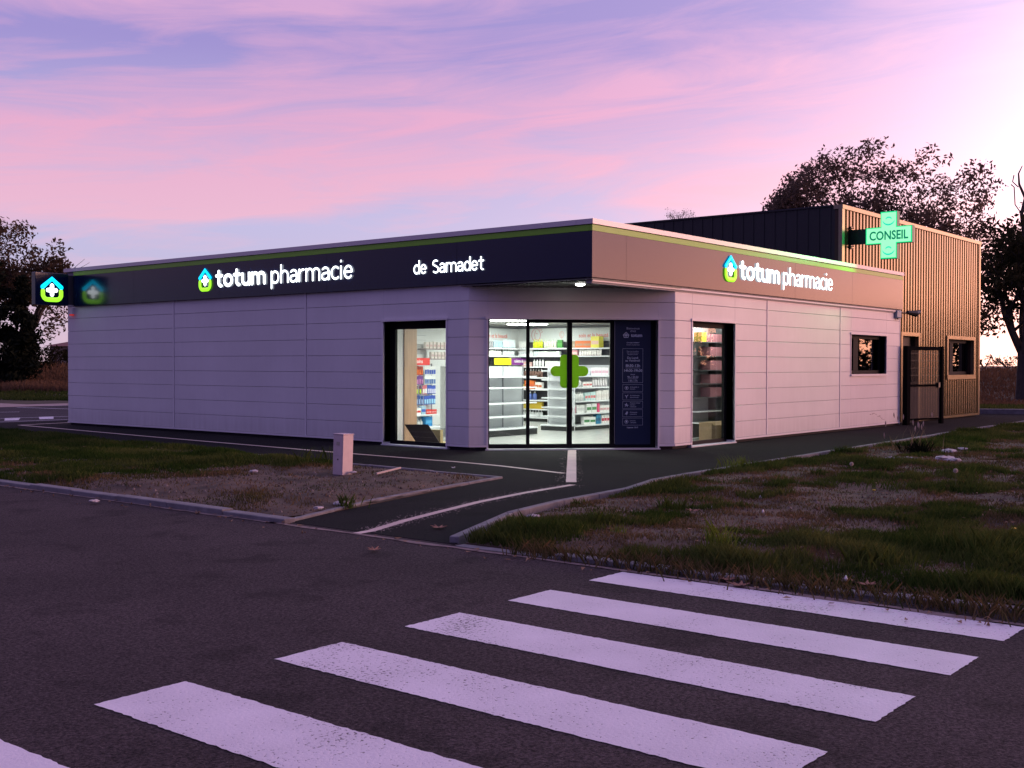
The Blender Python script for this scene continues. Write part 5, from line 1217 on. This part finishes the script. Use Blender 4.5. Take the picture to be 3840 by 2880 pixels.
# the tree line to the west, just outside the frame: it is what the sunset windows reflect
def west_tree(az, dist, h, w, label):
    a = math.radians(az); q = Vector((12+math.cos(a)*dist, math.sin(a)*dist, -.03)); t = thing('field_tree', q, label, 'tree', 'trees along the western field')
    mb = MB(); mb.tube([q, q+Vector((.1,0,h*.7))], [.16,.06], 6); mb.build('trunk', mBark, t); cs, rs = [], []
    for k in range(34): b = random.uniform(0, 6.3); f = random.random(); rad = w*random.random()**.5*math.sqrt(max(0, 1-(2*f-1)**2*.8)); cs.append((q.x+math.cos(b)*rad, q.y+math.sin(b)*rad, q.z+h*(.15+.78*f))); rs.append(random.uniform(.5,.9))
    leaves(cs, rs, 75, .20, mLeafD, t, tint_mu=.4)
for k in range(15): west_tree(-7-k*3.0+random.uniform(-.6,.6), random.uniform(50,62), random.uniform(4.0,6.0), random.uniform(2.0,2.8), 'dark field tree on the western tree line outside the frame')
# far bare treetop behind the dark side wall
D5 = 85; q = at((2545-1920)/4300*D5, D5); q.z = 1.4
t5 = thing('bare_tree', q, 'distant thin bare treetop above the dark side wall', 'tree'); mb = MB(); tips = []; topz = (1368-778)/4300*D5+1.6
mb.tube([q, Vector((q.x, q.y, topz-1.4))], [.22,.08], 6)
for k in range(9):
    a = 2*PI*k/9; branch(mb, tips, Vector((q.x, q.y, topz-1.6)), Vector((math.cos(a)*.8, math.sin(a)*.8, .8)).normalized(), .75, .04, 2, .5)
mb.build('trunk', mBark, t5); leaves([tuple(v) for v in tips[::2]], [.22]*len(tips[::2]), 160, .05, mOak, t5)
# far house
D6 = 110; q = at((262-1920)/4300*D6, D6); q.z = 1.4
HS = thing('house', q, 'distant low house with a dull red hipped roof at far left', 'house'); TH = Matrix.Translation((q.x, q.y, 0)) @ Matrix.Rotation(AZ-PI/2, 4, 'Z')
mb = MB(); mb.box(-1.9, 6, 0, 7, 1.2, 3.35, TH); mb.build('wall', mat('house_render', (.3,.25,.22), .8), HS)
mb = MB(); mb.add([TH @ Vector(v) for v in ((-2.4,-.4,3.3), (6.4,-.4,3.3), (6.4,7.4,3.3), (-2.4,7.4,3.3), (-.6,3.5,3.95), (4.6,3.5,3.95))], [(0,1,5,4), (1,2,5), (2,3,4,5), (3,0,4), (3,2,1,0)]); mb.build('roof', mat('dull_red_tiles', (.16,.06,.055), .8, var=.2, vscale=3), HS)
mb = MB(); mb.box(-.5, .6, -.03, .0, 1.9, 3.0, TH); mb.build('window', mFrame, HS)

# weeds, dandelion, leaves and debris on the verges
def tuft(x, y, h, n, spread, m, name, label, tl=.3, w=.012, seed=8.7, lean=.5):
    z = lawn_h(x, y, seed); r0 = thing(name, (x, y, z), label, 'plant')
    px_ = x+rng.normal(0, spread, n); py_ = y+rng.normal(0, spread, n)
    blades(px_, py_, np.full(n, z-.02), rng.uniform(.5, 1.0, n)*h, w, lean, np.clip(rng.normal(tl, .15, n), 0, 1), 'foliage', m, kind=None, parent=r0, origin=(x, y, z)); return r0
def gp(px_, py_):   # pixel of the photograph on flat ground -> world position
    du, dv = px_-1920, py_-1440; u = math.cos(ROLL)*du+math.sin(ROLL)*dv; v = -math.sin(ROLL)*du+math.cos(ROLL)*dv
    d = F*4300.94+Rv*u-Up*v; t = (0.04-CAM.z)/d.z; return CAM+d*t
mStraw = leaf_mat('straw_stalks', (.22,.17,.10), (.38,.28,.20), .2)
mYG = leaf_mat('yellow_green_blades', (.10,.17,.025), (.22,.24,.05), .4)
mHerb = leaf_mat('herb_leaves', (.045,.085,.018), (.10,.12,.035), .35)
for (a, b, h, n, sp, m, lab) in (
    (2690,2062,.30,60,.07,mYG,'tall yellow-green grass clump near the road on the right verge'),
    (3440,1700,.34,260,.13,mEver,'dark round weed clump on the right verge before the gate'),
    (2760,1760,.26,90,.10,mYG,'yellow-green weed clump beside the curved kerb near the right window'),
    (2870,1765,.20,150,.16,mHerb,'dark green clump right of the yellow-green weed by the kerb'),
    (3050,1740,.16,170,.22,mHerb,'low green patch along the kerb below the small window'),
    (1975,2012,.26,60,.06,mHerb,'broad-leaved weed behind the kerb at the path mouth'),
    (2240,1985,.24,34,.04,mHerb,'single spindly weed mid verge, left'),
    (2318,2010,.16,26,.03,mYG,'small pale weed on the verge right of the spindly one'),
    (1165,1745,.34,50,.12,mHerb,'thin weeds left of the utility box'),
    (1300,1893,.20,60,.06,mHerb,'small weed on the left bed before the path kerb'),
    (3330,1830,.20,200,.25,mHerb,'wide green weed patch in the middle of the right verge'),
    (3600,1800,.18,180,.25,mHerb,'wide green weed patch towards the right frame edge'),
    (3690,2080,.30,260,.22,mGrassG,'lush green clump in the right foreground corner'),
    (3300,2130,.24,140,.15,mGrassG,'green clump behind the last zebra stripe'),
    (2520,1905,.22,120,.10,mHerb,'dark weed clump on the bare soil right of the curved kerb'),
    (3010,2010,.16,120,.10,mGrassG,'low green clump on the mid verge')):
    q = gp(a, b); tuft(q.x, q.y, h, n, sp, m, 'weed_clump', lab, w=.011)
q = gp(3420, 1690); r0 = tuft(q.x, q.y, .6, 16, .35, mStraw, 'straw_stalks', 'tall pale seed stalks before the gate', w=.012, lean=.35)
sh = MB()
for k in range(12):
    x, y, z = q.x+random.gauss(0, .8), q.y+random.gauss(0, .5), random.uniform(.32, .75); a = random.uniform(-.5, .5)
    sh = MB(); sh.tube([(x, y, z), (x+a*.03, y, z+.05), (x+a*.06, y, z+.10)], [.004,.014,.004], 5); sh.build('seed_head', mat('pale_seed_head', (.40,.30,.27), .9), r0)
def dandelion(a, b, h, label):
    q = gp(a, b); z = lawn_h(q.x, q.y, 8.7); t = thing('dandelion', (q.x, q.y, z), label, 'plant')
    mb = MB(); mb.tube([(q.x, q.y, z-.02), (q.x+.01, q.y, z+h*.6), (q.x, q.y, z+h)], .0035, 5); mb.build('stem', mat('green_stem', (.12,.15,.05), .7), t)
    c = np.array([q.x, q.y, z+h+.02]); n = 260; v = rng.normal(0, 1, (n, 3)); v /= np.linalg.norm(v, axis=1)[:,None]; s_ = np.cross(v, rng.normal(0, 1, (n, 3)))*.004
    scatter_mesh('seed_head', leaf_mat('white_fluff'+label[:3], (.62,.56,.52), (.7,.64,.6), .5), np.stack([c+v*.008, c+v*.028-s_, c+v*.03+s_], 1), 3, rng.uniform(0, 1, n), parent=t, origin=parent_origin(t))
dandelion(3583, 1832, .22, 'white dandelion clock standing tall on the right verge'); dandelion(3193, 1778, .10, 'small white dandelion clock near the bare soil patch')
mYel = mat('yellow_petal', (.55,.42,.02), .6)
for (a, b, lab) in ((3277,1868,'small yellow flower in the middle of the right verge'), (3802,2022,'small yellow flower at the right frame edge')):
    q = gp(a, b); z = lawn_h(q.x, q.y, 8.7); t = thing('yellow_flower', (q.x, q.y, z), lab, 'flower'); mb = MB(); mb.tube([(q.x, q.y, z-.02), (q.x, q.y, z+.10)], .003, 4); mb.build('stem', mat('green_stem', (.12,.15,.05), .7), t)
    mb = MB(); mb.lathe([(.004,.095), (.02,.105), (.018,.112)], 9, Matrix.Translation((q.x, q.y, z))); mb.build('petals', mYel, t)
mLf = mat('fallen_leaf_brown', (.26,.13,.085), .8, var=.2, vscale=30)
def fallen(a, b, s, label, rz, zz=.012, m=None):
    q = gp(a, b); pts = []
    for k in range(14):
        t = 2*PI*k/14; r_ = s*(1.0 if k % 2 == 0 else .5)*(1.25 if k == 0 else 1); pts.append((q.x+math.cos(t+rz)*r_, q.y+math.sin(t+rz)*r_, zz+(.02 if k % 2 == 0 else .004)*random.uniform(.5, 1.4)))
    mb = MB(); mb.add(pts+[(q.x, q.y, zz+.006)], [(k, (k+1) % 14, 14) for k in range(14)]); o = mb.build('fallen_leaf', m or mLf, origin=(q.x, q.y, zz)); tag(o, label, 'leaf')
    md = o.modifiers.new('s', 'SOLIDIFY'); md.thickness = .002
fallen(1646,1968,.085,'large brown maple leaf lying on the dark path near its mouth',.4)
fallen(2726,2160,.07,'left of two brown leaves on the road edge above the first zebra stripe',1.2); fallen(2775,2180,.08,'right of two brown leaves on the road edge above the first zebra stripe',2.1)
fallen(1402,2050,.06,'faded leaf on the road near the path mouth',.2); fallen(2598,1930,.08,'reddish leaf on the bare soil behind the curved kerb',.9,.08); fallen(3250,2198,.07,'pale curled leaf at the verge edge by the first zebra stripe',.3,.05)
fallen(1700,1748,.035,'tiny white scrap on the path near the left window',.3,.01,mTrim)
mStick = mat('pale_plank', (.55,.45,.42), .8)
q0, q1 = gp(1412,1784), gp(1502,1772); mb = MB(); mb.tube([q0+Vector((0,0,.03)), (q0+q1)/2+Vector((0,0,.05)), q1+Vector((0,0,.07))], .016, 4); tag(mb.build('plank', mStick, origin=q0), 'pale broken wooden strip lying right of the utility box', 'plank')
mRub = mat('pale_rubble', (.42,.38,.40), .9, var=.3, vscale=12); mRubD = mat('dark_rubble', (.16,.14,.15), .9, var=.3, vscale=12)
def rubble(a, b, s, label, m=None, sq=.35):
    q = gp(a, b); z = lawn_h(q.x, q.y, 8.7); mb = MB(); nlat, nlon = 5, 8; vs = []
    for i in range(nlat):
        for j in range(nlon):
            th = PI*(i+.5)/nlat; ph = 2*PI*j/nlon; r_ = s*random.uniform(.7, 1.2); vs.append((q.x+r_*math.sin(th)*math.cos(ph)*1.3, q.y+r_*math.sin(th)*math.sin(ph), z+s*sq*.6+r_*sq*math.cos(th)))
    fs = [(i*nlon+j, i*nlon+(j+1) % nlon, (i+1)*nlon+(j+1) % nlon, (i+1)*nlon+j) for i in range(nlat-1) for j in range(nlon)]+[tuple(range(nlon))[::-1], tuple((nlat-1)*nlon+j for j in range(nlon))]
    mb.add(vs, fs); tag(mb.build('rubble', m or mRub, origin=(q.x, q.y, z)), label, 'stone')
rubble(3340,1731,.09,'leftmost of the pale stones under the dark weed clump'); rubble(3380,1733,.14,'grey slab left in the rubble under the dark weed clump', mRubD, .25); rubble(3408,1729,.09,'pinkish stone on the end of the grey slab'); rubble(3430,1733,.08,'stone right of the grey slab', mRubD)
rubble(3545,1733,.16,'white crumpled slab in the rubble towards the right edge', None, .35); rubble(3580,1735,.12,'right of the two white crumpled slabs', None, .3); rubble(3560,1696,.14,'pale stone behind the two white slabs'); rubble(3610,1688,.10,'small pale stone behind the slabs, rightmost')
for (a, b, s_, lab) in ((1173,1740,.10,'round pale stone by the far kerb left of the utility box'), (952,1777,.06,'small stone in the grass of the left bed'), (1280,1888,.09,'flat grey stone on the left bed before the path kerb'), (1196,1911,.05,'small stone at the left bed kerb'), (353,1876,.05,'white pebble on the left road kerb'), (2000,1955,.06,'grey stone behind the kerb at the path mouth'), (1324,1778,.05,'brown stone at the foot of the utility box')): rubble(a, b, s_, lab)
for i, (a, b) in enumerate(((2670,1909), (2712,1888), (2861,1920), (2851,1872), (3172,2176))):
    q = gp(a, b); z = lawn_h(q.x, q.y, 8.7); mb = MB(); mb.lathe([(.005,0), (.013,.02), (.003,.045)], 6, Matrix.Translation((q.x, q.y, z))); tag(mb.build('mushroom', mTrim, origin=(q.x, q.y, z)), ['small white mushroom left in the bare soil patch', 'white mushroom behind the leftmost one', 'larger white mushroom right of the pair', 'white mushroom above the larger one', 'white mushroom at the verge edge by the road'][i], 'mushroom')
